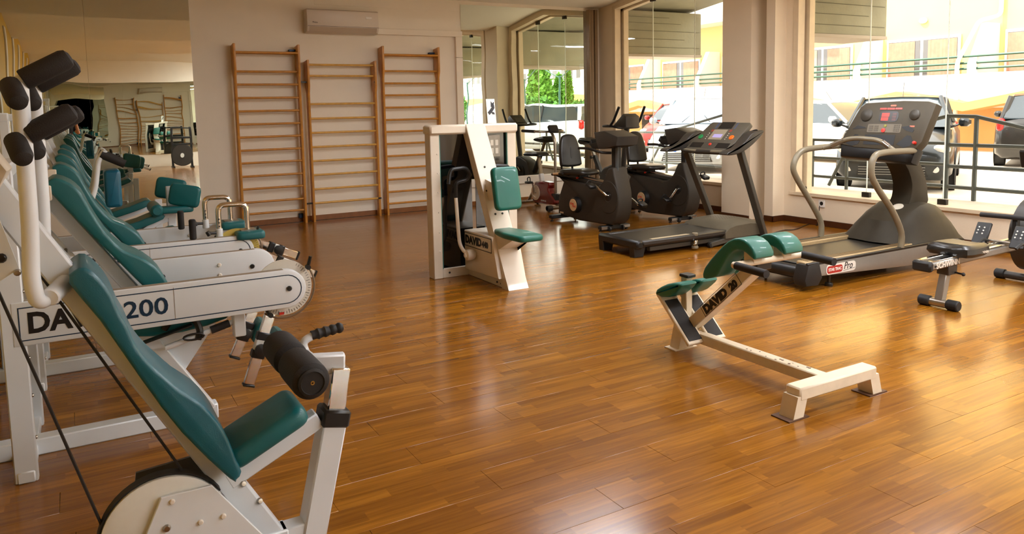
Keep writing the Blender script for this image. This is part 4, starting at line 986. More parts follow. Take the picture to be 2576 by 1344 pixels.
# ================================================================== back extension bench 20
def bench20():
    t = thing('back_extension_bench', 'cream back extension bench lettered DAVID 20 with green pads and chipped paint', 'exercise bench', (3.2, 2.95, 0))
    M_chip = mat('chipped_cream', (228, 214, 188), 0.4, noise=0.12, nscale=18)
    M_rust = mat('rust', (92, 60, 34), 0.7, noise=0.3)
    fr = MB(); fr.b2((2.905, 2.35, 0.085), (3.485, 2.44, 0.150), 0.008)
    part('front_beam', fr, M_chip, t)
    for x, s in ((2.925, -1), (3.465, 1)):
        part('front_leg', MB().add([(x-0.035-0.0, 2.352, 0.11), (x+0.035, 2.352, 0.11), (x+0.035, 2.438, 0.11), (x-0.035, 2.438, 0.11), (x-0.035+s*0.03, 2.352, 0.004), (x+0.035+s*0.03, 2.352, 0.004), (x+0.035+s*0.03, 2.438, 0.004), (x-0.035+s*0.03, 2.438, 0.004)], [(0, 1, 2, 3), (4, 5, 6, 7), (0, 1, 5, 4), (1, 2, 6, 5), (2, 3, 7, 6), (3, 0, 4, 7)]), M_chip, t)
        part('foot_plate', MB().b2((x+s*0.03-0.07, 2.345, 0), (x+s*0.03+0.07, 2.455, 0.006)), M_rust, t)
    bm_ = part('long_beam', MB().b2((3.165, 2.43, 0.075), (3.235, 3.36, 0.135), 0.006), M_chip, t)
    random.seed(3)
    ch = MB()
    for k in range(14):
        x, y = 3.175+random.random()*0.05, 2.45+random.random()**2*0.5; r = 0.003+random.random()*0.006
        ch.lathe((x, y, 0.135), (0, 0, 1), [(r, 0), (r, 0.0006), (0, 0.0006)], 6)
    pieces('rust_spot', ch, M_rust, bm_)
    # rear foot and post
    part('rear_foot', MB().b2((3.105, 3.44, 0), (3.285, 3.54, 0.006)), M_chip, t)
    part('rear_post', MB().add([(3.14, 3.45, 0), (3.26, 3.45, 0), (3.26, 3.53, 0), (3.14, 3.53, 0), (3.16, 3.42, 0.21), (3.24, 3.42, 0.21), (3.24, 3.50, 0.21), (3.16, 3.50, 0.21)], [(0, 1, 2, 3), (4, 5, 6, 7), (0, 1, 5, 4), (1, 2, 6, 5), (2, 3, 7, 6), (3, 0, 4, 7)]), M_chip, t)
    part('rear_link', MB().bar((3.2, 3.48, 0.11), (3.2, 3.33, 0.11), 0.07, 0.055, bev=0.004), M_chip, t)
    # leaning post with the lettering on its left face
    a, b = V((3.2, 3.39, 0.165)), V((3.2, 2.905, 0.60)); d = (b-a).normalized()
    dp = part('leaning_post', MB().bar(a, b, 0.07, 0.085, up=(1, 0, 0), bev=0.006), M_chip, t)
    nrm = X_.cross(d)      # in-plane normal
    o = a+d*0.19+V((-0.0435, 0, 0))
    v = d.cross(-X_) if d.cross(-X_).z > 0 else -(d.cross(-X_))
    v = (-X_).cross(d); 
    part('lettering', text_mesh('DAVID', 0.066, o-v*0.022, d, v, 0.001, 1.15, 0.005), M_letter, dp)
    part('lettering', text_mesh('20', 0.056, o+d*0.265-v*0.022, d, v, 0.001, 1.15, 0.004), M_letter, dp)
    bd = MB()
    for (p, q, r_, s_) in ((-0.015, 0.36, -0.034, -0.031), (-0.015, 0.36, 0.036, 0.039), (-0.015, -0.012, -0.034, 0.039), (0.357, 0.36, -0.034, 0.039)):
        bd.prism([(p, r_), (q, r_), (q, s_), (p, s_)], o, d, v, 0, 0.001)
    part('border', bd, M_letter, dp)
    # foot boards
    for x in (3.115, 3.285):
        p0, p1 = V((x, 3.545, 0.345)), V((x, 3.27, 0.09)); dd = (p1-p0).normalized(); nn = dd.cross(X_)
        if nn.z < 0: nn = -nn
        fb = part('foot_board', MB().prism([(-0.065, 0), (0.065, 0), (0.065, (p1-p0).length), (-0.065, (p1-p0).length)], p0, X_, dd, -0.012, 0.012, 0.004, 1), M_chip, t)
        w = X_.cross(dd); sg = 1 if w.z > 0 else -1
        part('grip_pad', MB().prism([(-0.05, 0.06), (0.05, 0.06), (0.05, (p1-p0).length-0.02), (-0.05, (p1-p0).length-0.02)], p0+w*(0.012 if sg > 0 else -0.015), X_, dd, 0, 0.003), M_foam, t)
        # ankle pad
        ak = [(3.555, 0.335), (3.55, 0.375), (3.46, 0.425), (3.36, 0.452), (3.33, 0.44), (3.38, 0.39), (3.45, 0.345)]
        part('ankle_pad', MB().prism(smooth_poly(ak, 2), (x-0.07, 0, 0), Y_, Z_, 0, 0.14, 0.02, 3), M_green, t)
    part('ankle_post', MB().b2((3.175, 3.42, 0.20), (3.225, 3.47, 0.46), 0.004), M_chip, t)
    part('post_cap', MB().b2((3.165, 3.40, 0.455), (3.235, 3.475, 0.475), 0.004), M_black, t)
    part('ankle_bar', MB().b2((3.06, 3.43, 0.355), (3.34, 3.455, 0.385), 0.004), M_chip, t)
    # thigh pads: hook-shaped section
    th = [(3.135, 0.525), (3.125, 0.585), (3.03, 0.69), (2.945, 0.765), (2.865, 0.792), (2.795, 0.77), (2.755, 0.72), (2.765, 0.69), (2.82, 0.718), (2.88, 0.725), (2.94, 0.69), (3.0, 0.60), (3.03, 0.555), (3.09, 0.53)]
    for x in (3.105, 3.335):
        part('thigh_pad', MB().prism(smooth_poly(th, 2), (x-0.075, 0, 0), Y_, Z_, 0, 0.15, 0.014, 3), M_green, t)
        part('pad_plate', MB().b2((x-0.035, 2.80, 0.655), (x+0.035, 2.87, 0.72), 0.006), M_chip, t)
    part('cross_bar', MB().cyl((2.95, 2.82, 0.662), (3.475, 2.82, 0.662), 0.018, 14), M_chip, t)
    part('post_head', MB().b2((3.14, 2.84, 0.60), (3.26, 2.96, 0.65), 0.006), M_black, t)
    for x in (2.955, 3.47):
        part('grip_stub', MB().tube([(x, 2.83, 0.662), (x, 2.79, 0.66)], 0.018, 12), M_chip, t)
        part('grip', MB().tube([(x, 2.81, 0.661), (x-0.01, 2.60, 0.655)], 0.021, 14), M_foam, t)
    return t
bench20()
# ================================================================== rowing machine
def rower():
    yc = 3.145
    t = thing('rowing_machine', 'silver rail rowing machine lettered SCHWINN with black seat', 'rowing machine', (6.0, yc, 0))
    ra = part('rail', MB().bar((5.15, yc, 0.335), (6.60, yc, 0.365), 0.13, 0.062, bev=0.014), M_silver, t)
    for s in (-1, 1):
        part('rail_lip', MB().bar((5.16, yc+s*0.042, 0.368), (6.5, yc+s*0.042, 0.397), 0.035, 0.008, bev=0.003), M_chrome, t)
    part('rail_slot', MB().bar((5.16, yc, 0.366), (6.5, yc, 0.395), 0.03, 0.006), M_black, t)
    part('end_cap', MB().box((5.145, yc, 0.334), (0.05, 0.142, 0.075), 0.014), M_rubber, t)
    part('lettering', text_mesh('SCHWINN', 0.055, (5.20, yc-0.0665, 0.318), V((1, 0, 0.02)), Z_, 0.001, 1.1, 0.002), M_wbolt, ra)
    bolt(t, (5.19, yc-0.066, 0.335), (0, -1, 0), 0.008)
    part('post', MB().bar((5.44, yc, 0.30), (5.37, yc, 0.05), 0.06, 0.055, up=(0, 1, 0), bev=0.005), M_silver, t)
    part('post_bracket', MB().b2((5.39, yc-0.045, 0.24), (5.50, yc+0.045, 0.31), 0.005), M_dgrey, t)
    part('lock_knob', MB().tube([(5.47, yc-0.04, 0.255), (5.47, yc-0.10, 0.25)], 0.007, 8).sphere((5.47, yc-0.105, 0.25), 0.014, 10), M_black, t)
    part('foot_tube', MB().cyl((5.36, yc-0.07, 0.036), (5.36, yc+0.07, 0.036), 0.03, 16), M_steel, t)
    for s in (-1, 1):
        part('foot_cap', MB().cyl((5.36, yc+s*0.06, 0.038), (5.36, yc+s*0.145, 0.038), 0.038, 18, 0.006), M_rubber, t)
    st = []
    for (z, k) in ((0.375, 0.9), (0.40, 1.0), (0.425, 0.97), (0.445, 0.80)):
        st.append([V((5.60+a*k, yc+b*k, z+(0.012 if abs(b) > 0.1 else 0)*(1 if z > 0.42 else 0))) for a, b in smooth_poly([(-0.17, -0.15), (0.0, -0.165), (0.17, -0.12), (0.185, 0), (0.17, 0.12), (0.0, 0.165), (-0.17, 0.15), (-0.15, 0)], 3)])
    part('seat', MB().loft(st), M_seat, t)
    part('seat_carriage', MB().b2((5.50, yc-0.06, 0.366), (5.70, yc+0.06, 0.39), 0.006), M_black, t)
    part('lettering', text_mesh('SCHWINN', 0.026, (5.53, yc-0.163, 0.396), X_, Z_, 0.001, 1.2, 0.0005), M_wbolt, t)
    for s in (-1, 1):
        y = yc+s*0.14
        fp = part('foot_rest', MB().bar((6.10, y, 0.37), (6.19, y, 0.53), 0.025, 0.11, up=(0, 1, 0), bev=0.006), M_black, t)
        hl = MB()
        for k in range(3):
            for q in (-0.02, 0.02): hl.lathe((6.112+k*0.016, y+q, 0.455+k*0.022), (-0.87, 0, 0.49), [(0.006, 0), (0.006, 0.002), (0, 0.002)], 8)
        pieces('hole', hl, M_wbolt, fp)
        part('foot_strap', MB().tube(smooth_poly([(6.13, y-0.055, 0.40), (6.05, y-0.06, 0.42), (5.99, y-0.05, 0.39)], 4, False), 0.012, 6), M_rubber, t)
    part('foot_axle', MB().cyl((6.15, yc-0.2, 0.40), (6.15, yc+0.2, 0.40), 0.012, 10), M_steel, t)
    part('handle', MB().tube(fillet([(6.30, yc-0.24, 0.575), (6.33, yc-0.05, 0.575), (6.33, yc+0.05, 0.575), (6.30, yc+0.24, 0.575)], 0.03), 0.019, 12), M_foam, t)
    part('handle_rest', MB().bar((6.36, yc, 0.39), (6.36, yc, 0.57), 0.05, 0.04, up=(0, 1, 0), bev=0.006), M_black, t)
    part('flywheel_housing', MB().lathe((6.72, yc-0.11, 0.40), (0, 1, 0), [(0.02, 0), (0.25, 0.0), (0.30, 0.03), (0.30, 0.19), (0.25, 0.22), (0.02, 0.22)], 36), M_dgrey, t)
    part('monitor_arm', MB().tube(fillet([(6.72, yc, 0.68), (6.66, yc, 0.95), (6.60, yc, 1.0)], 0.05), 0.018, 10), M_steel, t)
    part('monitor', MB().box((6.58, yc, 1.02), (0.04, 0.20, 0.15), 0.012, Matrix.Rotation(-0.3, 3, 'Y')), M_black, t)
    part('front_leg', MB().bar((6.60, yc, 0.34), (6.68, yc, 0.06), 0.06, 0.06, up=(0, 1, 0), bev=0.005), M_dgrey, t)
    part('front_stabiliser', MB().cyl((6.68, yc-0.28, 0.038), (6.68, yc+0.28, 0.038), 0.032, 16), M_dgrey, t)
    for s in (-1, 1):
        part('stabiliser_cap', MB().cyl((6.68, yc+s*0.22, 0.04), (6.68, yc+s*0.30, 0.04), 0.04, 16, 0.006), M_rubber, t)
    return t
rower()
# ================================================================== row of plate machines along the yellow wall
M_scale = mat('scale_disc', (214, 210, 198), 0.3, noise=0.05)
M_scaley = mat('scale_disc_yellow', (196, 172, 84), 0.35, noise=0.1)
M_acryl = glass_mat('acrylic', (0.93, 0.92, 0.90), 1.0)
M_nylon = mat('white_nylon', (224, 226, 220), 0.4, noise=0.04)
M_dust = mat('dusty_top', (150, 138, 120), 0.6, noise=0.2, nscale=30)
def fit_text(txt, size, o, u, v, width, weight=0.004, ext=0.001):
    mb = text_mesh(txt, size, (0, 0, 0), X_, Y_, ext, 1.0, weight)
    x0 = min(p.x for p in mb.v); x1 = max(p.x for p in mb.v); k = width/(x1-x0)
    o = V(o); u = V(u); v = V(v); w = u.cross(v)
    mb.v = [o+u*((p.x-x0)*k)+v*p.y+w*p.z for p in mb.v]
    return mb
def ring_strip(poly, i0, i1, o, u, v, h):
    a = inset(poly, i0); b = inset(poly, i1); n = len(poly); o = V(o); u = V(u); v = V(v); w = u.cross(v)
    mb = MB(); mb.add([o+u*p[0]+v*p[1]+w*h for p in a]+[o+u*p[0]+v*p[1]+w*h for p in b], [(k, (k+1) % n, n+(k+1) % n, n+k) for k in range(n)])
    return mb
def pad_profile(t, name, pts, y0, y1, m, rnd=0.025):
    return part(name, MB().prism(smooth_poly(pts, 2), (0, y1, 0), X_, Z_, 0, y1-y0, rnd, 4), m, t)
def weight_tower(t, y, h=1.75):
    """weight stack in its tower against the wall"""
    for x in (-0.80, -0.42):
        part('tower_post', MB().b2((x-0.03, y-0.04, 0), (x+0.03, y+0.04, h), 0.006), M_enamel, t)
    part('tower_top', MB().b2((-0.83, y-0.05, h-0.06), (-0.39, y+0.05, h), 0.008), M_enamel, t)
    for k in range(10):
        part('weight_plate', MB().b2((-0.74, y-0.09, 0.10+k*0.042), (-0.48, y+0.09, 0.138+k*0.042), 0.004), M_dgrey, t)
    for x in (-0.68, -0.54):
        part('guide_rod', MB().cyl((x, y, 0.04), (x, y, h-0.05), 0.011, 10), M_chrome, t)
# ---- leg machines with a pair of long side arms
def leg_machine(y0, num, label, lever, scale_m, rail_x1):
    ym = y0+0.36; y1 = y0+0.72
    t = thing('leg_machine', label, 'exercise machine', (0.2, ym, 0), 'leg machines along the yellow wall')
    arm = [(-0.27, 0.578), (0.83, 0.578)]
    arm += [(0.83+0.092*math.cos(a), 0.67+0.092*math.sin(a)) for a in [math.radians(-80+16*k) for k in range(11)]]
    arm += [(0.83, 0.762), (-0.27, 0.762)]
    for k, (a, b) in enumerate(((y0, y0+0.06), (y1-0.06, y1))):
        am = part('side_arm', MB().prism(arm, (0, b, 0), X_, Z_, 0, b-a, 0.008, 2), M_enamel, t)
        part('dust_strip', MB().b2((-0.26, a+0.012, 0.7622), (0.82, b-0.012, 0.7627)), M_dust, am)
        if k == 0:
            part('pinstripe', ring_strip(arm, 0.022, 0.0265, (0, a-0.0012, 0), X_, Z_, 0), M_letterb, am)
            part('lettering', fit_text('DAVID', 0.118, (-0.215, a-0.001, 0.632), X_, Z_, 0.33), M_letter, am)
            part('lettering', fit_text(num, 0.105, (0.135, a-0.001, 0.635), X_, Z_, 0.175, 0.0015), M_letterb, am)
            part('panel_seam', MB().b2((0.335, a-0.0012, 0.60), (0.337, a, 0.745)), M_dust, am)
            bolt(am, (0.84, a, 0.672), (0, -1, 0), 0.013)
        else:
            for x in (0.35, 0.80): bolt(am, (x, a, 0.672), (0, -1, 0), 0.013)
            for z in (0.645, 0.70): bolt(am, (0.63, a, z), (0, -1, 0), 0.011, M_wbolt)
    # frame: posts, floor rail, diagonal leg
    for y in (y0+0.03, y1-0.03):
        part('post', MB().b2((-0.31, y-0.025, 0), (-0.225, y+0.025, 1.30), 0.005), M_enamel, t)
    for z in (0.18, 0.36, 0.52, 0.80, 1.0): bolt(t, (-0.225, y0+0.03, z), (1, 0, 0), 0.008, M_steel)
    part('post_link', MB().b2((-0.30, y0, 1.26), (-0.235, y1, 1.32), 0.006), M_enamel, t)
    part('floor_rail', MB().b2((-0.85, ym-0.075, 0), (rail_x1, ym+0.005, 0.075), 0.005), M_enamel, t)
    part('cross_foot', MB().b2((-0.30, y0, 0), (-0.235, y1, 0.05), 0.005), M_enamel, t)
    a, b = V((0.52, ym-0.035, 0.0)), V((0.17, ym-0.035, 0.56))
    part('front_leg', MB().bar(a+V((-0.03, 0, 0.045)), b, 0.07, 0.085, up=(0, 1, 0), bev=0.005), M_enamel, t)
    part('gusset', MB().prism([(0.24, 0.455), (0.55, 0.48), (0.38, 0.245)], (0, ym-0.028, 0), X_, Z_, 0, 0.012), M_enamel, t)
    # seat and its carrier
    pad_profile(t, 'seat', [(0.16, 0.50), (0.20, 0.57), (0.38, 0.565), (0.56, 0.60), (0.60, 0.57), (0.58, 0.52), (0.38, 0.485)], ym-0.17, ym+0.17, M_teal, 0.014)
    part('seat_carrier', MB().bar((0.18, ym, 0.465), (0.60, ym, 0.505), 0.06, 0.05, bev=0.004), M_enamel, t)
    for s in (-1, 1):
        y = ym+s*0.205
        part('hand_bar', MB().tube([(0.30, y, 0.435), (0.62, y, 0.515)], 0.013, 10), M_enamel, t)
        part('hand_grip', MB().tube([(0.50, y, 0.486), (0.585, y, 0.507)] if s < 0 else [(0.42, y, 0.466), (0.58, y, 0.505)], 0.019, 12), M_foam, t)
        part('bracket', MB().b2((0.60, y-0.03, 0.44), (0.655, y+0.03, 0.585), 0.005), M_enamel, t)
    part('belt', MB().bar((0.21, ym-0.20, 0.475), (0.42, ym-0.20, 0.525), 0.008, 0.045, up=(0, 1, 0), bev=0.002).tube(smooth_poly([(0.30, ym-0.19, 0.52), (0.34, ym-0.20, 0.565), (0.42, ym-0.20, 0.56), (0.45, ym-0.215, 0.50), (0.44, ym-0.215, 0.455)], 4, False), 0.016, 8), M_black, t, 'black seat belt')
    part('buckle', MB().tube([V((0.42+0.045*math.cos(a), ym-0.235, 0.475+0.014*math.sin(a))) for a in [k*2*PI/14 for k in range(14)]], 0.005, 6, closed=True), M_black, t)
    # backrest with its beam
    bk = [(-0.115, 1.20), (-0.11, 1.235), (-0.08, 1.245), (-0.03, 1.22), (0.01, 1.175), (0.04, 1.10), (0.095, 0.985), (0.16, 0.90), (0.22, 0.865), (0.285, 0.81), (0.333, 0.73), (0.325, 0.665), (0.285, 0.655), (0.135, 0.85), (-0.005, 1.04)]
    pad_profile(t, 'backrest', bk, ym-0.15, ym+0.15, M_teal, 0.014)
    d = V((0.375, 0, -0.50)).normalized()
    part('back_beam', MB().bar(V((-0.185, ym, 1.245)), V((0.235, ym, 0.62)), 0.06, 0.075, up=(0, 1, 0), bev=0.005), M_enamel, t)
    part('back_tab', MB().b2((-0.155, ym-0.16, 1.15), (-0.10, ym-0.10, 1.215), 0.004), M_cream, t)
    # perforated rack behind the back beam
    for y in (ym-0.09, ym+0.09):
        rk = part('rack_bar', MB().bar(V((-0.27, y, 1.20)), V((0.16, y, 0.56)), 0.012, 0.05, up=(0, 1, 0)), M_enamel, t)
    for k in range(7):
        q = V((-0.24, ym, 1.155))+(V((0.40, 0, -0.60))*(k/7.0))
        part('rack_pin', MB().cyl(q-V((0, 0.09, 0)), q+V((0, 0.09, 0)), 0.007, 8), M_dark, t)
    weight_tower(t, ym)
    # goniometer disc and clamps at the near pivot
    sc = part('scale_disc', MB().lathe((0.83, y0+0.075, 0.665), (0, -1, 0), [(0.136, 0), (0.136, 0.006), (0, 0.006)], 40), scale_m, t)
    tk = MB()
    for k in range(34):
        a_ = math.radians(-140+k*6); r0 = 0.118 if k % 5 else 0.110
        c_, s_ = math.cos(a_), math.sin(a_)
        tk.bar(V((0.83+r0*c_, y0+0.068, 0.665+r0*s_)), V((0.83+0.130*c_, y0+0.068, 0.665+0.130*s_)), 0.0016, 0.001, up=(0, 1, 0))
    o = part('tick', tk, M_letter, sc); o['kind'] = 'stuff'
    part('acrylic_guard', MB().tube([V((0.83+0.149*math.cos(a_), y0+0.07, 0.665+0.149*math.sin(a_))) for a_ in [math.radians(-130+7*k) for k in range(24)]], 0.0055, 6), mat('guard_edge', (120, 100, 78), 0.25), sc)
    part('red_mark', MB().b2((0.80, y0+0.055, 0.535), (0.822, y0+0.061, 0.547)), M_red, sc)
    for (x, z, a_) in ((0.945, 0.755, 75), (0.755, 0.545, 120)):
        c_, s_ = math.cos(math.radians(a_)), math.sin(math.radians(a_))
        part('clamp_lever', MB().tube([(x, y0+0.045, z), (x+0.055*c_, y0+0.04, z+0.055*s_)], 0.009, 8).cyl((x, y0+0.06, z), (x, y0+0.03, z), 0.012, 10), M_black, t)
    # moving lever bars with clamps and pads
    for (yy, p0, p1, padded) in lever:
        p0 = V((p0[0], yy, p0[1])); p1 = V((p1[0], yy, p1[1])); d = (p1-p0).normalized(); L = (p1-p0).length
        part('lever_bar', MB().bar(p0, p1, 0.05, 0.03, up=(0, 1, 0), bev=0.003), M_chrome, t)
        part('bar_end', MB().bar(p1, p1+d*0.012, 0.058, 0.038, up=(0, 1, 0), bev=0.003), M_black, t)
        for f in (0.40, 0.62):
            part('clamp', MB().bar(p0+d*(L*f-0.018), p0+d*(L*f+0.022), 0.066, 0.046, up=(0, 1, 0), bev=0.005), M_black, t)
        part('clamp_core', MB().bar(p0+d*(L*0.42), p0+d*(L*0.60), 0.058, 0.040, up=(0, 1, 0), bev=0.004), M_nylon, t)
        part('clamp_knob', MB().lathe(p0+d*(L*0.56)+V((0, -0.02, 0)), (0, -1, 0), [(0.02, 0), (0.03, 0.01), (0.03, 0.022), (0.012, 0.026), (0, 0.026)], 18), M_black, t)
        if padded:
            n = V((-d.z, 0, d.x));  n = n if n.x > 0 else -n
            c = p0+d*(L*0.44)+n*0.05
            pad = [(-0.06, 0.0), (-0.055, 0.035), (0.0, 0.05), (0.055, 0.035), (0.06, 0.0), (0.03, -0.012), (-0.03, -0.012)]
            part('shin_pad', MB().prism(smooth_poly(pad, 2), c+V((0, 0.07, 0)), d, n, -0.14 if d.cross(n).y > 0 else 0.0, 0.0 if d.cross(n).y > 0 else 0.14, 0.015, 3), M_teal, t)
    return t
B = leg_machine(3.62, '200', 'white leg machine lettered DAVID 200 with hanging chrome lever bars', [(3.76, (0.79, 0.575), (0.655, 0.196), True), (4.24, (0.80, 0.47), (0.675, 0.198), True)], M_scale, 0.53)
Cm = leg_machine(4.83, '300', 'white leg machine lettered DAVID 300 with two chrome hoops holding teal thigh pads', [(4.98, (0.94, 0.70), (1.215, 0.575), False), (4.75, (0.90, 0.675), (1.26, 0.484), False)], M_scaley, 0.2)
for (y, x0, x1, zt) in ((4.90, 0.733, 0.90, 0.955), (5.40, 0.725, 0.885, 0.955)):
    part('hoop_socket', MB().cyl((x0, y, 0.75), (x0, y, 0.81), 0.021, 14, 0.003), M_enamel, Cm)
    part('hoop', MB().tube(fillet([(x0, y, 0.80), (x0, y, zt), (x1, y, zt-0.005), (x1, y, 0.795)], 0.045, 6), 0.0165, 14), M_chrome, Cm, 'chrome hoop')
    part('hoop_plate', MB().b2((x1-0.045, y-0.045, 0.787), (x1+0.045, y+0.045, 0.793)), M_steel, Cm)
    part('thigh_pad', MB().prism(rcorner([(x1-0.08, y-0.10), (x1+0.09, y-0.10), (x1+0.09, y+0.10), (x1-0.08, y+0.10)], 0.03), (0, 0, 0.735), X_, Y_, 0, 0.052, 0.016, 3), M_teal, Cm)
    part('hoop_pin', MB().tube([(x0-0.02, y-0.01, 0.785), (x0-0.065, y-0.02, 0.79)], 0.009, 8).cyl((x0-0.06, y-0.02, 0.775), (x0-0.072, y-0.02, 0.80), 0.013, 10), M_black, Cm)
    part('upright_grip', MB().cyl((x0-0.155, y-0.035, 0.762), (x0-0.155, y-0.035, 0.885), 0.02, 14, 0.006), M_foam, Cm)
    for k in range(3): part('hole', MB().lathe((x0, y-0.0165, 0.825+k*0.022), (0, -1, 0), [(0.005, 0), (0.005, 0.001), (0, 0.001)], 8), M_black, Cm)
# ---- further machines at the end of the row
def press_machine(ym, label, knee, arms):
    t = thing('press_machine', label, 'exercise machine', (0.2, ym, 0))
    part('floor_rail', MB().b2((-0.85, ym-0.04, 0), (0.80, ym+0.04, 0.07), 0.005), M_enamel, t)
    part('cross_foot', MB().b2((0.72, ym-0.30, 0), (0.80, ym+0.30, 0.06), 0.005), M_enamel, t)
    part('back_beam', MB().bar((-0.23, ym, 1.30), (0.22, ym, 0.06), 0.07, 0.085, up=(0, 1, 0), bev=0.005), M_enamel, t)
    bk = [(-0.125, 1.20), (-0.12, 1.235), (-0.09, 1.245), (-0.04, 1.22), (0.0, 1.175), (0.035, 1.08), (0.075, 0.965), (0.13, 0.87), (0.18, 0.80), (0.235, 0.70), (0.265, 0.60), (0.255, 0.53), (0.205, 0.535), (0.085, 0.79), (-0.03, 1.04)]
    pad_profile(t, 'backrest', bk, ym-0.15, ym+0.15, M_teal, 0.014)
    pad_profile(t, 'seat', [(0.235, 0.455), (0.27, 0.525), (0.45, 0.575), (0.60, 0.63), (0.655, 0.62), (0.65, 0.575), (0.45, 0.505)], ym-0.16, ym+0.16, M_teal, 0.014)
    part('seat_beam', MB().bar((0.12, ym, 0.36), (0.70, ym, 0.565), 0.06, 0.06, up=(0, 1, 0), bev=0.004), M_enamel, t)
    part('front_post', MB().bar((0.72, ym, 0.03), (0.74, ym, 0.62), 0.07, 0.07, up=(0, 1, 0), bev=0.005), M_enamel, t)
    weight_tower(t, ym, 1.55)
    if knee:
        part('knee_beam', MB().bar((0.48, ym-0.05, 0.46), (0.78, ym-0.05, 0.66), 0.055, 0.055, up=(0, 1, 0), bev=0.004), M_enamel, t)
        part('knee_plate', MB().b2((0.70, ym-0.03, 0.66), (0.78, ym+0.03, 0.86), 0.006), M_enamel, t)
        for (x, y, z, tilt) in ((0.76, ym+0.17, 0.82, 0.2), (0.84, ym-0.17, 0.78, 0.2)):
            part('knee_pad', MB().prism(rcorner([(-0.135, -0.10), (0.135, -0.10), (0.135, 0.10), (-0.135, 0.10)], 0.05), (x, y, z), V((0.92, -0.3, -0.2)).normalized(), V((0.2, 0, 0.98)), -0.03, 0.03, 0.025, 3), M_teal, t)
        part('elbow_pad', MB().prism(rcorner([(-0.15, -0.09), (0.15, -0.09), (0.15, 0.09), (-0.15, 0.09)], 0.05), (0.76, ym-0.12, 0.655), X_, Y_, -0.03, 0.03, 0.02, 3), M_teal, t)
        part('roll_pad', MB().cyl((0.60, ym-0.22, 0.66), (0.60, ym+0.22, 0.66), 0.055, 18, 0.02), M_teal, t)
    if arms:
        for s in (-1, 1):
            y = ym+s*0.23
            part('press_arm', MB().tube(fillet([(-0.03, y, 0.72), (0.10, y, 0.95), (0.14, y-s*0.02, 1.20), (0.19, y-s*0.02, 1.27)], 0.1), 0.02, 12), M_enamel, t)
            part('press_grip', MB().tube([(0.16, y-s*0.02, 1.24), (0.31, y-s*0.02, 1.16)], 0.03, 14), M_foam, t)
            part('arm_pivot', MB().cyl((-0.03, y-0.03, 0.72), (-0.03, y+0.03, 0.72), 0.045, 18, 0.004), M_enamel, t)
        part('pivot_axle', MB().cyl((-0.03, ym-0.23, 0.72), (-0.03, ym+0.23, 0.72), 0.02, 12), M_steel, t)
        part('chest_pad', MB().prism(rcorner([(-0.05, -0.14), (0.06, -0.14), (0.06, 0.14), (-0.05, 0.14)], 0.03), (0.22, ym+0.07, 0.98), X_, Z_, 0, 0.24, 0.025, 3), mat('blue_teal_vinyl', (8, 96, 124), 0.34, noise=0.1, coat=0.15), t)
    return t
press_machine(6.45, 'white press machine with tubular arms and a long teal backrest behind the leg machines', False, True)
press_machine(7.65, 'white machine with angled teal knee pads, between the press machine and the mirror', True, False)
press_machine(8.95, 'white machine with a teal seat standing right before the tall mirror', False, False)
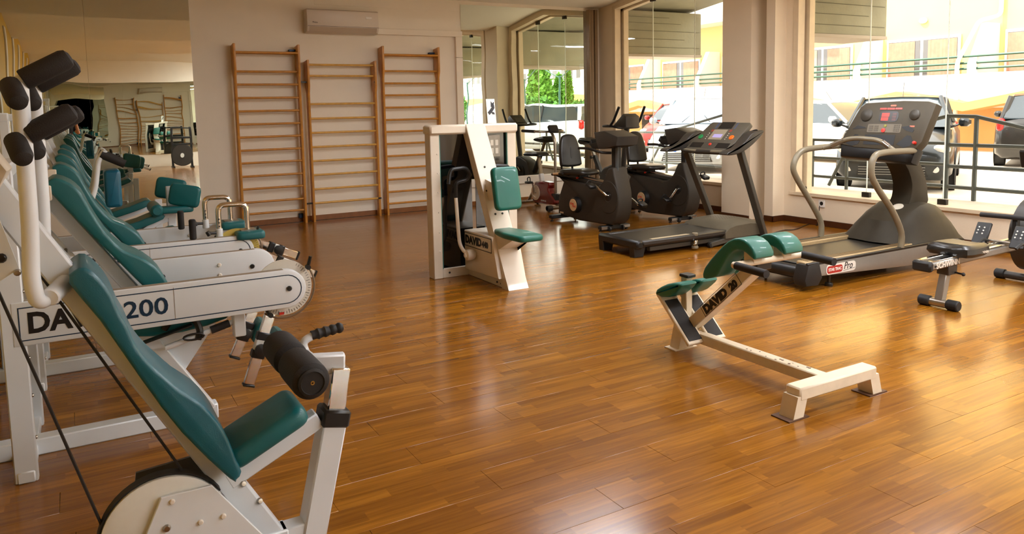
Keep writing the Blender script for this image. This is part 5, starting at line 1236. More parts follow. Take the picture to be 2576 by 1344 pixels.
# ---- machine in the foreground
def machine_front():
    ya = 2.60
    t = thing('abdominal_machine', 'white machine in the foreground with a long blue-green backrest, black rollers and a belt pulley', 'exercise machine', (0.3, ya, 0))
    M_tb = mat('blue_green_vinyl', (2, 92, 108), 0.38, noise=0.1, nscale=9, bump=0.15, bscale=420, coat=0.2)
    be = [PY(x_, y_, ya-0.04) for x_, y_ in ((0, 553), (647, 1344))]
    dB = (be[1]-be[0]).normalized(); nB = V((-dB.z, 0, dB.x)); nB = nB if nB.x > 0 else -nB
    mid = V((0, 0.04, 0))+nB*0.030
    part('main_beam', MB().bar(be[0]+mid-dB*0.12, be[0]+mid+dB*((be[0].z-0.03)/-dB.z), 0.08, 0.062, up=(0, 1, 0), bev=0.006), M_enamel, t)
    bk = [(-0.045, 1.035), (-0.03, 1.07), (0.0, 1.075), (0.035, 1.035), (0.06, 0.985), (0.078, 0.925), (0.095, 0.885), (0.115, 0.82), (0.15, 0.76), (0.185, 0.715), (0.225, 0.665), (0.282, 0.61), (0.325, 0.545), (0.355, 0.475), (0.372, 0.41), (0.388, 0.36), (0.372, 0.338), (0.352, 0.345), (0.221, 0.53), (0.121, 0.718), (0.024, 0.917)]
    bk = [(x+0.004, z) for x, z in bk]
    pad_profile(t, 'backrest', bk, ya-0.14, ya+0.14, M_tb, 0.012)
    # seat
    d = V((0.30, 0, 0.14)).normalized(); n = V((-d.z, 0, d.x))
    part('seat', MB().prism(rcorner([(0.0, -0.12), (0.285, -0.12), (0.285, 0.12), (0.0, 0.12)], 0.04), V((0.375, ya-0.005, 0.345)), d, Y_, -0.004, 0.074, 0.028, 4) if False else MB().prism(rcorner([(0.0, -0.12), (0.285, -0.12), (0.285, 0.12), (0.0, 0.12)], 0.045), V((0.375, ya, 0.345)), d, V((0, 1, 0)), 0.0, 0.07, 0.028, 4), M_teal, t)
    part('seat_beam', MB().bar(V((0.365, ya, 0.285)), V((0.68, ya, 0.43)), 0.06, 0.065, up=(0, 1, 0), bev=0.005), M_enamel, t)
    for k in range(2): bolt(t, V((0.41+k*0.05, ya-0.03, 0.27-k*0.075)), (0.3, -0.9, 0.3), 0.011, M_steel)
    # front post
    part('front_post', MB().bar(V((0.635, ya, 0.0)), V((0.735, ya, 0.43)), 0.085, 0.085, up=(0, 1, 0), bev=0.006), M_enamel, t)
    part('post_collar', MB().bar(V((0.727, ya, 0.395)), V((0.741, ya, 0.455)), 0.10, 0.10, up=(0, 1, 0), bev=0.008), M_black, t)
    part('inner_post', MB().bar(V((0.737, ya, 0.44)), V((0.765, ya, 0.60)), 0.065, 0.065, up=(0, 1, 0), bev=0.004), M_chrome, t)
    part('top_arm', MB().bar(V((0.60, ya+0.04, 0.622)), V((0.785, ya, 0.61)), 0.045, 0.07, up=(0, 0, 1), bev=0.006), M_enamel, t)
    for x in (0.725, 0.76): bolt(t, (x, ya, 0.634), (0, 0, 1), 0.010)
    part('front_rail', MB().bar(V((0.53, ya, 0.035)), V((0.68, ya, 0.035)), 0.07, 0.07, bev=0.005), M_enamel, t)
    # twin foam roller
    xr_, zr_ = 0.605, 0.645
    part('roller_axle', MB().cyl((xr_, ya-0.24, zr_), (xr_, ya+0.24, zr_), 0.028, 14), M_black, t)
    for a, b in ((ya-0.235, ya-0.02), (ya+0.02, ya+0.22)):
        part('roller', MB().lathe((xr_, a, zr_), (0, 1, 0), [(0.028, 0), (0.050, 0.002), (0.060, 0.012), (0.0615, 0.03), (0.0615, b-a-0.03), (0.060, b-a-0.012), (0.050, b-a-0.002), (0.028, b-a)], 30), M_foam, t)
    ec = part('roller_cap', MB().lathe((xr_, ya-0.237, zr_), (0, -1, 0), [(0.046, 0), (0.046, 0.006), (0.038, 0.009), (0.036, 0.004), (0, 0.004)], 26), M_rubber, t)
    part('cap_screw', MB().lathe((xr_, ya-0.241, zr_), (0, -1, 0), [(0.007, 0), (0.007, 0.002), (0.003, 0.002), (0.003, 0.0), (0, 0)], 12), mat('brass', (150, 116, 60), 0.3, 1.0), ec)
    # handle with moulded grip
    yh = ya+0.27
    part('handle_tube', MB().tube(fillet([(0.715, ya+0.06, 0.60), (0.715, yh, 0.585), (0.705, yh, 0.63), (0.76, yh, 0.652)], 0.035), 0.0155, 12), M_enamel, t)
    gp = []; rr = []
    for k in range(15):
        f = k/14; gp.append((0.74+0.125*f, yh, 0.648+0.014*f)); rr.append(0.0195+0.0028*math.cos(f*4.5*2*PI)-(0.004 if k in (0, 14) else 0))
    part('handle_grip', MB().tube(gp, rr, 14), M_rubber, t)
    # belt pulley and side plate
    cx_, cz_, R_ = 0.165, 0.20, 0.185
    part('pulley', MB().lathe((cx_, ya-0.105, cz_), (0, 1, 0), [(0.02, 0), (R_-0.012, 0), (R_, 0.006), (R_, 0.052), (R_-0.012, 0.058), (0.02, 0.058)], 48), M_nylon, t)
    blt = MB()
    arc = [math.radians(30+8*k) for k in range(22)]
    loop = [V((cx_+(R_+0.002)*math.cos(a), ya-0.09, cz_+(R_+0.002)*math.sin(a))) for a in arc]
    rings = []
    for p, a in zip(loop, arc):
        q = V((math.cos(a), 0, math.sin(a))); rings.append([p, p+q*0.006, p+q*0.006+V((0, 0.035, 0)), p+V((0, 0.035, 0))])
    blt.loft(rings); part('belt', blt, M_rubber, t)
    part('belt_tail', MB().tube(smooth_poly([(cx_-0.178, ya-0.11, cz_+0.03), (cx_-0.165, ya-0.112, cz_-0.03), (cx_-0.125, ya-0.112, cz_-0.085)], 4, False), 0.007, 8), M_rubber, t)
    part('belt_clamp', MB().lathe((cx_-0.122, ya-0.105, cz_-0.088), (0, -1, 0), [(0.012, 0), (0.012, 0.01), (0.005, 0.014), (0, 0.01)], 14), M_black, t)
    part('hub', MB().lathe((cx_+0.02, ya-0.105, cz_-0.02), (0, -1, 0), [(0.085, 0), (0.085, 0.01), (0, 0.01)], 30), M_cream, t)
    for a in (150, 205): bolt(t, (cx_+0.02+0.062*math.cos(math.radians(a)), ya-0.115, cz_-0.02+0.062*math.sin(math.radians(a))), (0, -1, 0), 0.011)
    part('side_plate', MB().prism([(0.155, 0.335), (0.302, 0.335), (0.52, 0.02), (0.01, 0.02)], (0, ya-0.112, 0), X_, Z_, 0, 0.012, 0.002, 1), M_enamel, t)
    for (x, z) in ((0.185, 0.315), (0.33, 0.225), (0.262, 0.225)): bolt(t, (x, ya-0.124, z), (0, -1, 0), 0.009, M_wbolt)
    bolt(t, (0.165, ya-0.124, 0.235), (0, -1, 0), 0.012, M_steel)
    part('rear_plate', MB().prism([(0.10, 0.34), (0.36, 0.36), (0.52, 0.02), (0.05, 0.02)], (0, ya+0.10, 0), X_, Z_, 0, 0.012), M_grey, t)
    # belts running up to the head
    for p, q in (((-0.27, ya-0.05, 1.22), (0.0, ya-0.07, 0.24)), ((-0.20, ya+0.0, 1.22), (0.232, ya-0.06, 0.365))):
        part('drive_belt', MB().bar(p, q, 0.006, 0.022, up=(0, 1, 0)), M_rubber, t)
    # head block, tower
    part('head_block', MB().prism([(-0.46, 1.42), (-0.20, 1.42), (-0.165, 1.36), (-0.22, 1.25), (-0.46, 1.25)], (0, ya+0.10, 0), X_, Z_, 0, 0.20, 0.008, 2), M_cream, t)
    part('head_beam', MB().b2((-0.80, ya-0.05, 1.32), (-0.30, ya+0.05, 1.42), 0.006), M_enamel, t)
    part('head_plate', MB().prism([(-0.42, 1.24), (-0.20, 1.24), (-0.16, 1.08), (-0.24, 1.03), (-0.42, 1.03)], (0, ya-0.05, 0), X_, Z_, 0, 0.012), M_enamel, t)
    bolt(t, (-0.20, ya-0.062, 1.115), (0, -1, 0), 0.014); bolt(t, (-0.165, ya-0.062, 1.07), (0, -1, 0), 0.010, M_steel)
    weight_tower(t, ya, 1.95)
    part('base_rail', MB().b2((-0.85, ya-0.04, 0), (0.55, ya+0.04, 0.07), 0.005), M_enamel, t)
    # swinging arms: two pipes carrying foam rolls
    for (y, x, pts) in ((ya-0.13, 0.0, None), (ya+0.20, 0.02, None)):
        part('arm_pipe', MB().tube(fillet([(-0.118+x, y, 1.60), (-0.122+x, y, 1.20), (-0.13+x, y, 1.06), (-0.12+x, y, 0.985), (-0.08+x, y+0.04, 1.0)], 0.06), 0.022, 14), M_enamel, t)
        part('arm_boss', MB().cyl((-0.09+x, y+0.0, 1.0), (-0.05+x, y+0.10, 1.02), 0.026, 14, 0.004), M_enamel, t)
        for z in (1.60, 1.452):
            a = V((-0.122+x, y, z)); b = a+V((0.122, 0.0, 0.068))
            part('roll_socket', MB().tube([a-V((0, 0, 0.03)), a, a+(b-a)*0.2], 0.02, 12), M_enamel, t)
            part('foam_roll', MB().lathe(a+(b-a)*0.10, b-a, [(0.027, 0), (0.029, 0.004), (0.029, 0.115), (0.024, 0.128), (0.012, 0.134), (0, 0.135)], 20), M_foam, t)
            c = a+V((-0.018, -0.005, -0.005)); e = c+V((0.022, -0.09, -0.055))
            part('foam_roll', MB().lathe(c, e-c, [(0.024, 0), (0.027, 0.004), (0.027, 0.085), (0.022, 0.10), (0.010, 0.106), (0, 0.107)], 20), M_foam, t)
    return t
machine_front()
# ================================================================== outside
GZ = 0.10
M_ground = mat('sunlit_paving', (214, 200, 180), 0.8, noise=0.12, nscale=1.2, bump=0.2, bscale=60)
M_conc = mat('board_marked_concrete', (150, 146, 120), 0.8, noise=0.25, nscale=2.5, bump=0.6, bscale=22)
M_fac = mat('yellow_render', (220, 188, 124), 0.8, noise=0.05, nscale=1.5)
M_para = mat('white_render', (228, 222, 212), 0.8, noise=0.04, nscale=1.5)
M_peach = mat('peach_render', (206, 152, 88), 0.8, noise=0.05, nscale=1.5)
M_gsteel = mat('galvanised_rail', (82, 86, 80), 0.45, 0.4, noise=0.15)
M_grail = mat('green_rail', (22, 74, 58), 0.4, noise=0.1)
M_curt = mat('curtain', (188, 136, 112), 0.8, noise=0.25, nscale=6)
M_curtw = mat('curtain_pale', (186, 170, 140), 0.8, noise=0.2, nscale=6)
M_pane = mat('far_window_glass', (88, 84, 80), 0.08, spec=0.8)
M_tyre = mat('tyre', (26, 26, 27), 0.75, noise=0.15)
M_rim = mat('alloy_rim', (168, 168, 166), 0.3, 0.8)
M_cglass = mat('car_glass', (52, 62, 68), 0.05, spec=0.9)
def setting(name, mb, m, label=None, angle=40): return struct(name, mb, m, label, angle)
g = setting('ground', MB().b2((8.1, -60, -0.4), (80, 70, GZ)), M_ground, 'sunlit pale paving of the car park')
setting('walkway', MB().b2((8.1, -8, GZ-0.05), (9.55, 14.5, 0.30), 0.01), mat('pale_concrete', (222, 210, 192), 0.8, noise=0.1, nscale=2), 'raised pale concrete walkway outside the windows')
# concrete canopy: folded soffit and downstand beams
mb = MB(); x0, x1 = XW+0.24, 9.95
ring = []
pr2 = list(prof)
for (y, z) in pr2: ring.append([V((x0, y, z-0.01)), V((x1, y, z+0.03)), V((x1, y, 3.95)), V((x0, y, 3.95))])
mb.loft(ring); cn = setting('canopy', mb, M_conc, 'grey board-marked concrete canopy over the walkway', angle=5)
for (a, b) in ((10.35, 10.95), (6.72, 7.40), (2.62, 3.18), (-1.08, -0.42), (-4.9, -4.3)):
    q = part('canopy_beam', MB().b2((x0, a, 2.40), (x1, b, 3.14), 0.01), M_conc, cn)
    jt = MB()
    for z, l in ((2.52, 1.0), (2.66, 0.8), (2.80, 1.0), (2.93, 0.75), (3.03, 0.6)):
        jt.b2((x0+0.05, a-0.004, z), (x0+0.05+(x1-x0-0.1)*l, a+0.001, z+0.008))
    pieces('board_mark', jt, mat('concrete_dark', (96, 92, 72), 0.85), q)
    part('beam_lip', MB().b2((x0, a-0.01, 2.36), (x1+0.01, b+0.01, 2.405), 0.004), mat('beam_lip', (170, 158, 140), 0.7), cn)
# railings on the walkway edge
def railing(label, bars, posts, r=0.021):
    pts = [p for b in bars for p in b]
    y = sum(p[1] for p in pts)/len(pts)
    t = thing('railing', label, 'railing', (9.2, y, 0.30), 'galvanised railings on the walkway')
    for b in bars: part('rail_bar', MB().tube(b, r, 8), M_gsteel, t)
    for (a, b) in posts: part('rail_post', MB().tube([a, b], r*1.1, 8), M_gsteel, t)
    return t
def P9(px, py): return tuple(PX(px, py, 9.2))
Yb = lambda px: PX(px, 400, 9.2).y
railing('grey tubular railing in front of the dark car', [[(9.2, 7.5, z), (9.2, 5.40, z)] for z in (0.455, 0.72, 0.975)],
        [((9.2, 7.31, 0.3), (9.2, 7.31, 0.975)), ((9.2, 6.75, 0.3), (9.2, 6.75, 0.975)), (P9(2085, 466), P9(2130, 375))])
yA, yB_ = Yb(2382), Yb(2453)
railing('dark tubular gate railing with a sloping handrail beside the dark car', [[(9.2, z_, h) for z_, h in ((yA+0.16, 1.27), (yA, 1.31), (yB_, 1.30), (4.50, 1.17), (2.6, 0.75))]] + [[(9.2, yA, z), (9.2, 2.6, z)] for z in (0.96, 0.70, 0.45)],
        [((9.2, yA, 0.3), (9.2, yA, 1.31)), ((9.2, yB_, 0.3), (9.2, yB_, 1.30)), ((9.2, 3.6, 0.3), (9.2, 3.6, 0.97))], 0.024)
railing('grey tubular railing with a rising handrail in front of the silver car', [[P9(1634, 416), P9(1677, 332), P9(1828, 287), (9.2, 8.6, 1.36)]] + [[(9.2, 11.4, z), (9.2, 8.2, z)] for z in (0.485, 0.75)] + [[(9.2, 11.4, 1.02), (9.2, 10.43, 1.03)]],
        [((9.2, 10.43, 0.3), (9.2, 10.43, 1.03)), ((9.2, 9.0, 0.3), (9.2, 9.0, 1.35))])
# ------------------------------------------------------------------ cars
def car(label, front, heading, paint, L=3.9, W=1.68, H=1.50, hood=0.95, belt=0.92, rear='hatch', plate='46-OO', glass=None, group=None):
    hd = V((math.cos(heading), math.sin(heading), 0)); bx = -hd; by = V((-bx.y, bx.x, 0)); F = V((front[0], front[1], GZ))
    def T(x, y, z): return F+bx*x+by*y+V((0, 0, z))
    t = thing('parked_car', label, 'car', tuple(T(L/2, 0, 0)))
    w = W/2
    glass = glass or M_cglass
    M_pt = mat('car_paint_%d_%d_%d' % paint, paint, 0.3, 0.15, noise=0.03, coat=0.35)
    ws = hood+0.05                       # windscreen base
    st = [(0.0, 0.70, 0.30, 0.58), (0.06, 0.86, 0.20, 0.66), (0.22, 0.95, 0.18, 0.74), (0.55, 0.985, 0.18, belt-0.10), (ws, 1.0, 0.18, belt), (L*0.5, 1.0, 0.18, belt+0.02), (L-0.75, 1.0, 0.18, belt+0.04), (L-0.25, 0.97, 0.18, belt+0.05), (L-0.06, 0.90, 0.22, belt), (L, 0.80, 0.34, belt-0.12)]
    rings = []
    for (x, k, zb, zt) in st:
        h = zt-zb; half = [(0.0, zb), (w*k*0.86, zb), (w*k*0.985, zb+0.10), (w*k, zb+h*0.45), (w*k*0.985, zb+h*0.80), (w*k*0.90, zt-0.02), (w*k*0.55, zt+0.025), (0.0, zt+0.035)]
        rings.append([T(x, y, z) for y, z in half]+[T(x, -y, z) for y, z in reversed(half[1:-1])])
    body = part('body', MB().loft(rings), M_pt, t, angle=50)
    # greenhouse
    rb = {'hatch': (L-0.16, L-0.55), 'wagon': (L-0.08, L-0.25), 'van': (L-0.1, L-0.28)}[rear]
    gs = [(ws-0.05, 0.86, belt+0.03, belt+0.03), (ws+0.28, 0.85, belt, belt+(H-belt)*0.55), (ws+0.62, 0.83, belt, H-0.05), (ws+0.95, 0.82, belt, H-0.015), (rb[1]-0.3, 0.81, belt, H-0.02), (rb[1], 0.80, belt, H-0.06), (rb[0]-0.1, 0.80, belt, belt+(H-belt)*0.45), (rb[0], 0.80, belt+0.03, belt+0.05)]
    rings = []
    for (x, k, zb, zt) in gs:
        f = (zt-zb)/(H-belt) if H > belt else 0
        half = [(w*k, zb), (w*k*(1-0.10*f), zb+(zt-zb)*0.55), (w*k*(1-0.20*f), zt-0.03*f), (w*k*0.55, zt), (0, zt+0.01)]
        rings.append([T(x, y, z) for y, z in half]+[T(x, -y, z) for y, z in reversed(half[:-1])])
    part('glazing', MB().loft(rings), glass, t, angle=45)
    # roof skin
    rr = []
    for (x, k, zb, zt) in gs[2:6]:
        kk = k*0.80
        half = [(w*kk*1.03, zt-0.05), (w*kk*0.98, zt-0.005), (w*kk*0.6, zt+0.012), (0, zt+0.022)]
        ring = [T(x, y, z) for y, z in half]+[T(x, -y, z) for y, z in reversed(half[:-1])]
        rr.append(ring)
    part('roof', MB().loft(rr), M_pt, t, angle=50)
    for s in (-1, 1):
        y = s*w
        A = [T(ws-0.02, y*0.865, belt+0.03), T(ws+0.62, y*0.68, H-0.04)]
        part('pillar', MB().tube(A, 0.035, 6), M_pt, t)
        xm = L*0.56
        part('pillar', MB().tube([T(xm, y*0.84, belt), T(xm+0.08, y*0.675, H-0.05)], 0.035, 6), mat('pillar_black', (28, 28, 30), 0.4), t)
        part('pillar', MB().tube([T(rb[0]-0.08, y*0.82, belt+0.04), T(rb[1], y*0.67, H-0.07)], 0.06, 6), M_pt, t)
        m_ = part('mirror', MB().box(T(ws+0.20, y*1.10, belt+0.10), (0.16, 0.16, 0.14), 0.04), M_pt, t)
        part('mirror_arm', MB().tube([T(ws+0.20, y*0.88, belt+0.02), T(ws+0.20, y*1.02, belt+0.07)], 0.02, 6), M_black, m_)
        hl = [(0.015, 0.40), (0.03, 0.56), (0.05, 0.74), (0.28, 0.90), (0.30, 0.84), (0.12, 0.62)]
        part('headlight', MB().add([T(0.02, y*0.52, 0.56), T(0.07, y*0.80, 0.58), T(0.26, y*0.955, 0.66), T(0.40, y*0.93, 0.77), T(0.20, y*0.72, 0.735), T(0.06, y*0.54, 0.66)], [(0, 1, 2, 3, 4, 5)]) if False else MB().sphere(T(0.17, y*0.77, 0.655), 0.13, 14, (1.0, 1.0, 0.62)), mat('headlight_glass', (214, 214, 208), 0.08, spec=0.9), t)
        part('fog_light', MB().lathe(T(0.04, y*0.70, 0.36), hd, [(0.05, 0), (0.05, 0.03), (0, 0.035)], 14), mat('headlight_glass', (214, 214, 208)), t)
        part('tail_light', MB().box(T(L-0.07, y*0.84, belt-0.08), (0.14, 0.14, 0.26), 0.04), mat('tail_red', (176, 24, 20), 0.2), t)
        for x in (0.72, L-0.70):
            wh = part('wheel', MB().lathe(T(x, y-s*0.20, 0.30), by*s, [(0.20, 0), (0.29, 0.0), (0.30, 0.02), (0.30, 0.17), (0.285, 0.195), (0.20, 0.19)], 24), M_tyre, t)
            sp = MB().lathe(T(x, y-s*0.03, 0.30), by*s, [(0.20, 0), (0.20, 0.01), (0.17, 0.0), (0, -0.02)], 20)
            part('rim', sp, M_rim, wh)
            part('wheel_arch', MB().lathe(T(x, y-s*0.02, 0.31), by*s, [(0.34, 0), (0.34, 0.006), (0.30, 0.006)], 24), M_black, t)
    part('grille', MB().box(T(0.03, 0, 0.36), (0.06, 0.06, 0.06), 0.01).add([T(0.0, -w*0.55, 0.27), T(0.0, w*0.55, 0.27), T(-0.012, w*0.50, 0.44), T(-0.012, -w*0.50, 0.44), T(0.08, -w*0.55, 0.27), T(0.08, w*0.55, 0.27), T(0.08, w*0.50, 0.44), T(0.08, -w*0.50, 0.44)], [(0, 1, 2, 3), (4, 5, 6, 7), (0, 1, 5, 4), (1, 2, 6, 5), (2, 3, 7, 6), (3, 0, 4, 7)]) if False else MB().add([T(-0.004, -w*0.58, 0.25), T(-0.004, w*0.58, 0.25), T(-0.012, w*0.52, 0.42), T(-0.012, -w*0.52, 0.42), T(0.08, -w*0.58, 0.25), T(0.08, w*0.58, 0.25), T(0.08, w*0.52, 0.42), T(0.08, -w*0.52, 0.42)], [(0, 1, 2, 3), (4, 5, 6, 7), (0, 1, 5, 4), (1, 2, 6, 5), (2, 3, 7, 6), (3, 0, 4, 7)]), M_black, t)
    sl = MB()
    for k in range(4): sl.tube([T(-0.014, -w*0.54, 0.275+k*0.038), T(-0.014, w*0.54, 0.275+k*0.038)], 0.006, 6)
    pieces('grille_slat', sl, M_rim, t)
    part('upper_grille', MB().add([T(-0.004, -w*0.40, 0.555), T(-0.004, w*0.40, 0.555), T(0.02, w*0.40, 0.60), T(0.02, -w*0.40, 0.60)], [(0, 1, 2, 3)]), M_black, t)
    pl = part('number_plate', MB().add([T(-0.02, -0.26, 0.455), T(-0.02, 0.26, 0.455), T(-0.02, 0.26, 0.565), T(-0.02, -0.26, 0.565), T(0.0, -0.26, 0.455), T(0.0, 0.26, 0.455), T(0.0, 0.26, 0.565), T(0.0, -0.26, 0.565)], [(0, 1, 2, 3), (4, 5, 6, 7), (0, 1, 5, 4), (1, 2, 6, 5), (2, 3, 7, 6), (3, 0, 4, 7)]), mat('plate_white', (238, 238, 234), 0.4), t)
    u = -by if True else by
    part('plate_band', MB().prism([(0.0, 0), (0.055, 0), (0.055, 0.11), (0, 0.11)], T(-0.0205, 0.26, 0.455), u, Z_, 0, 0.002), mat('plate_blue', (30, 90, 190), 0.4), pl)
    part('plate_letters', fit_text(plate, 0.10, T(-0.0215, 0.185, 0.475), u, Z_, 0.34, 0.002), M_letter, pl)
    rp = part('number_plate', MB().prism([(-0.26, 0), (0.26, 0), (0.26, 0.11), (-0.26, 0.11)], T(L+0.005, 0, 0.62), by, Z_, -0.01, 0.01), mat('plate_white', (238, 238, 234)), t)
    for s in (-1, 1):
        part('wiper', MB().tube([T(ws-0.02, s*0.05+0.25*s, belt+0.06), T(ws+0.14, -0.10*s+0.25*s, belt+0.20)], 0.010, 6), M_black, t)
    part('antenna', MB().tube([T(ws+0.95, 0, H), T(ws+1.12, 0, H+0.22)], 0.006, 5), M_black, t)
    return t
pi = math.pi
car('dark blue-grey hatchback parked nose to the walkway outside the wide window', (10.9, 7.22), pi+0.50, (24, 30, 33), 4.1, 1.72, 1.50, 0.80, 0.95, plate='97-FZ')
car('silver car with a wide windscreen parked outside the tall window', (10.9, 11.75), pi+0.62, (150, 155, 160), 4.4, 1.80, 1.58, 0.95, 0.98, 'van', plate='46-OO', glass=mat('bright_car_glass', (150, 176, 196), 0.05, spec=0.9))
car('red car parked behind the silver one', (15.2, 17.4), pi+0.5, (150, 30, 22), 4.1, 1.70, 1.50, 0.9, 0.95)
car('white hatchback parked tail outwards under the yellow building', (19.86, 18.1), 1.25, (236, 234, 230), 4.0, 1.72, 1.48, 0.9, 0.95)
car('white car seen past the nose of the dark hatchback', (15.95, 10.15), -1.57, (238, 236, 232), 4.2, 1.74, 1.45, 1.0, 0.92)
car('dark estate car with its tail towards the gate railing', (20.0, 9.2), 0.40, (30, 27, 24), 3.65, 1.78, 1.52, 1.0, 0.96, 'wagon')
car('silver estate car parked along the walkway, seen in the corner mirror', (12.9, -1.6), -1.75, (206, 212, 220), 4.4, 1.76, 1.55, 1.0, 0.95, 'wagon')
# ------------------------------------------------------------------ yellow building across the car park
def far_building():
    t = thing('apartment_building', 'yellow apartment building with white balcony walls and green rails across the car park', 'building', (24, 12, GZ))
    part('wall', MB().b2((22, -8, GZ), (26, 45, 9.5)), M_fac, t)
    part('balcony_wall', MB().b2((20.9, -8, 1.30), (21.1, 45, 2.20), 0.01), M_para, t)
    part('balcony_floor', MB().b2((20.9, -8, 1.28), (22, 45, 1.45)), M_para, t)
    part('lower_wall', MB().b2((21.5, -8, GZ), (21.7, 45, 1.35)), M_peach, t)
    for z in (2.33, 2.48, 2.66):
        part('balcony_rail', MB().tube([(20.95, -8, z), (20.95, 45, z)], 0.035, 6), M_grail, t)
    pk = 24.75
    for k in range(9):                 # folded eaves over the garages
        y = pk-3.79*k
        pp = [(y+1.895, 1.20), (y, 1.55), (y-1.895, 1.20), (y-1.895, 1.42), (y, 1.77), (y+1.895, 1.42)]
        part('folded_eave', MB().prism(pp, (20.3, 0, 0), Y_, Z_, 0, 0.9), M_peach, t)
        if k % 2 == 0: part('garage_opening', MB().b2((21.4, y-1.1, GZ), (21.52, y+1.1, 1.15)), mat('garage_dark', (50, 42, 34), 0.9), t)
    for k in range(-4, 9):
        yc = 13.66+3.45*k-3.45*2
        if -6 < yc < 42:
            wn = part('window', MB().b2((21.93, yc-1.12, 1.45), (21.99, yc+1.12, 3.36)), M_para, t)
            for s, mm in ((-1, M_curt), (1, M_curt if k % 3 else M_curtw)):
                a, b = sorted((yc+s*0.05, yc+s*1.05))
                part('pane', MB().b2((21.915, a, 1.55), (21.93, b, 3.28)), M_pane, wn)
                cu = []
                for q in range(25):
                    yy = a+(b-a)*(0.15 if s > 0 else 0.0)+(b-a)*0.85*q/24
                    cu.append([V((21.905+0.006*math.sin(q*1.9), yy, 1.57)), V((21.905+0.006*math.sin(q*1.9), yy, 3.26))])
                cm = MB()
                for q in range(24): cm.quad(cu[q][0], cu[q+1][0], cu[q+1][1], cu[q][1])
                part('curtain', cm, mm, wn)
            yf = yc+1.50
            part('balcony_fin', MB().prism([(22.0, 1.4), (22.0, 3.55), (21.45, 3.55), (20.85, 2.45), (20.85, 1.4)], (0, yf, 0), X_, Z_, 0, 0.20), M_para, t)
    part('wall_lamp', MB().sphere((21.95, 13.66, 3.85), 0.13, 14, (0.6, 1, 0.7)), M_para, t)
    part('downpipe', MB().tube(fillet([(21.9, 11.45, 7.0), (21.9, 11.45, 3.75), (21.4, 11.75, 3.62), (20.8, 11.95, 2.5), (20.8, 11.95, GZ)], 0.15), 0.055, 8), M_para, t)
    for z in (4.55, 7.2):
        part('upper_balcony', MB().b2((20.9, 17.0, z), (22, 45, z+0.95)), M_para, t)
        part('balcony_rail', MB().tube([(20.95, 17, z+1.15), (20.95, 45, z+1.15)], 0.035, 6), M_grail, t)
    part('roof', MB().b2((21.4, -8, 9.5), (26.5, 45, 9.8)), M_para, t)
far_building()
# ------------------------------------------------------------------ greenery and a white building seen in the corner mirror
M_leafy = mat('cypress_green', (96, 150, 40), 0.7, noise=0.5, nscale=3)
M_bush = mat('hedge_green', (84, 140, 52), 0.7, noise=0.5, nscale=3)
M_trunk = mat('bark', (88, 66, 44), 0.85, noise=0.3)
def foliage(n, fn, size, seed):
    rnd = random.Random(seed); mb = MB()
    for k in range(n):
        c = fn(rnd); a = V((rnd.gauss(0, 1), rnd.gauss(0, 1), rnd.gauss(0, 1))).normalized(); b = a.orthogonal().normalized(); q = size*(0.6+0.8*rnd.random())
        mb.add([c-a*q*0.5, c+b*q*0.6, c+a*q, c-b*q*0.6], [(0, 1, 2, 3)])
    return mb
def cypress(x, y, h, r, label):
    t = thing('cypress_tree', label, 'tree', (x, y, GZ))
    def fn(rnd):
        f = rnd.random()**0.8; a = rnd.random()*2*PI; rr = r*(1-f)**0.55*(0.35+0.65*f if f < 0.15 else 1)*(0.7+0.3*rnd.random())
        return V((x+rr*math.cos(a), y+rr*math.sin(a), GZ+0.5+f*(h-0.6)))
    o = part('foliage', foliage(2200, fn, 0.26, int(x*10+y)), M_leafy, t); o['kind'] = 'stuff'
    part('trunk', MB().tube([(x, y, GZ), (x, y, GZ+h*0.8)], [0.12, 0.03], 8), M_trunk, t)
cypress(30.0, -26.7, 5.6, 1.35, 'wide bright green cypress seen in the corner mirror')
cypress(34.0, -30.3, 4.2, 0.55, 'slim cypress in front of the white building, next to the wide one')
cypress(34.0, -28.9, 4.4, 0.55, 'slim cypress in front of the white building, furthest from the wide one')
def hedge(x, y, l, h, label, seed):
    def fn(rnd):
        a, b, c = rnd.uniform(-1, 1), rnd.uniform(-1, 1), rnd.uniform(-1, 1); n = max((abs(a)**3+abs(b)**3+abs(c)**3)**(1/3), 0.01); k = (0.85+0.15*rnd.random())/n
        return V((x+a*k*0.8, y+b*k*l/2, GZ+h*0.5+c*k*h/2))
    t = thing('bush', label, 'bush', (x, y, GZ)); o = part('foliage', foliage(2500, fn, 0.25, seed), M_bush, t); o['kind'] = 'stuff'
    part('stem', MB().tube([(x, y, GZ), (x, y, GZ+h*0.5)], 0.06, 6), M_trunk, t)
hedge(25.5, -19.5, 3.6, 1.9, 'rounded green bush behind the silver estate car', 5)
hedge(25.5, -14.5, 3.0, 1.8, 'green bush beside the wire fence', 6)
hedge(24.0, -30.0, 4.5, 2.6, 'large green bush near the wide cypress', 8)
wb = thing('white_building', 'long white building with rows of small dark windows behind the cypresses', 'building', (60, -55, GZ))
part('wall', MB().b2((58, -95, GZ), (66, -15, 9.5)), M_para, wb)
for i in range(40):
    for zz in (5.6, 7.4):
        part('window', MB().b2((57.94, -94+i*2, zz), (58.02, -93.1+i*2, zz+1.1)), M_pane, wb)
part('base_band', MB().b2((57.5, -95, 2.3), (58, -15, 3.2)), mat('orange_band', (232, 178, 92), 0.8), wb)
fe = thing('wire_fence', 'green wire mesh fence on tall posts behind the bushes', 'fence', (22.5, -20, GZ))
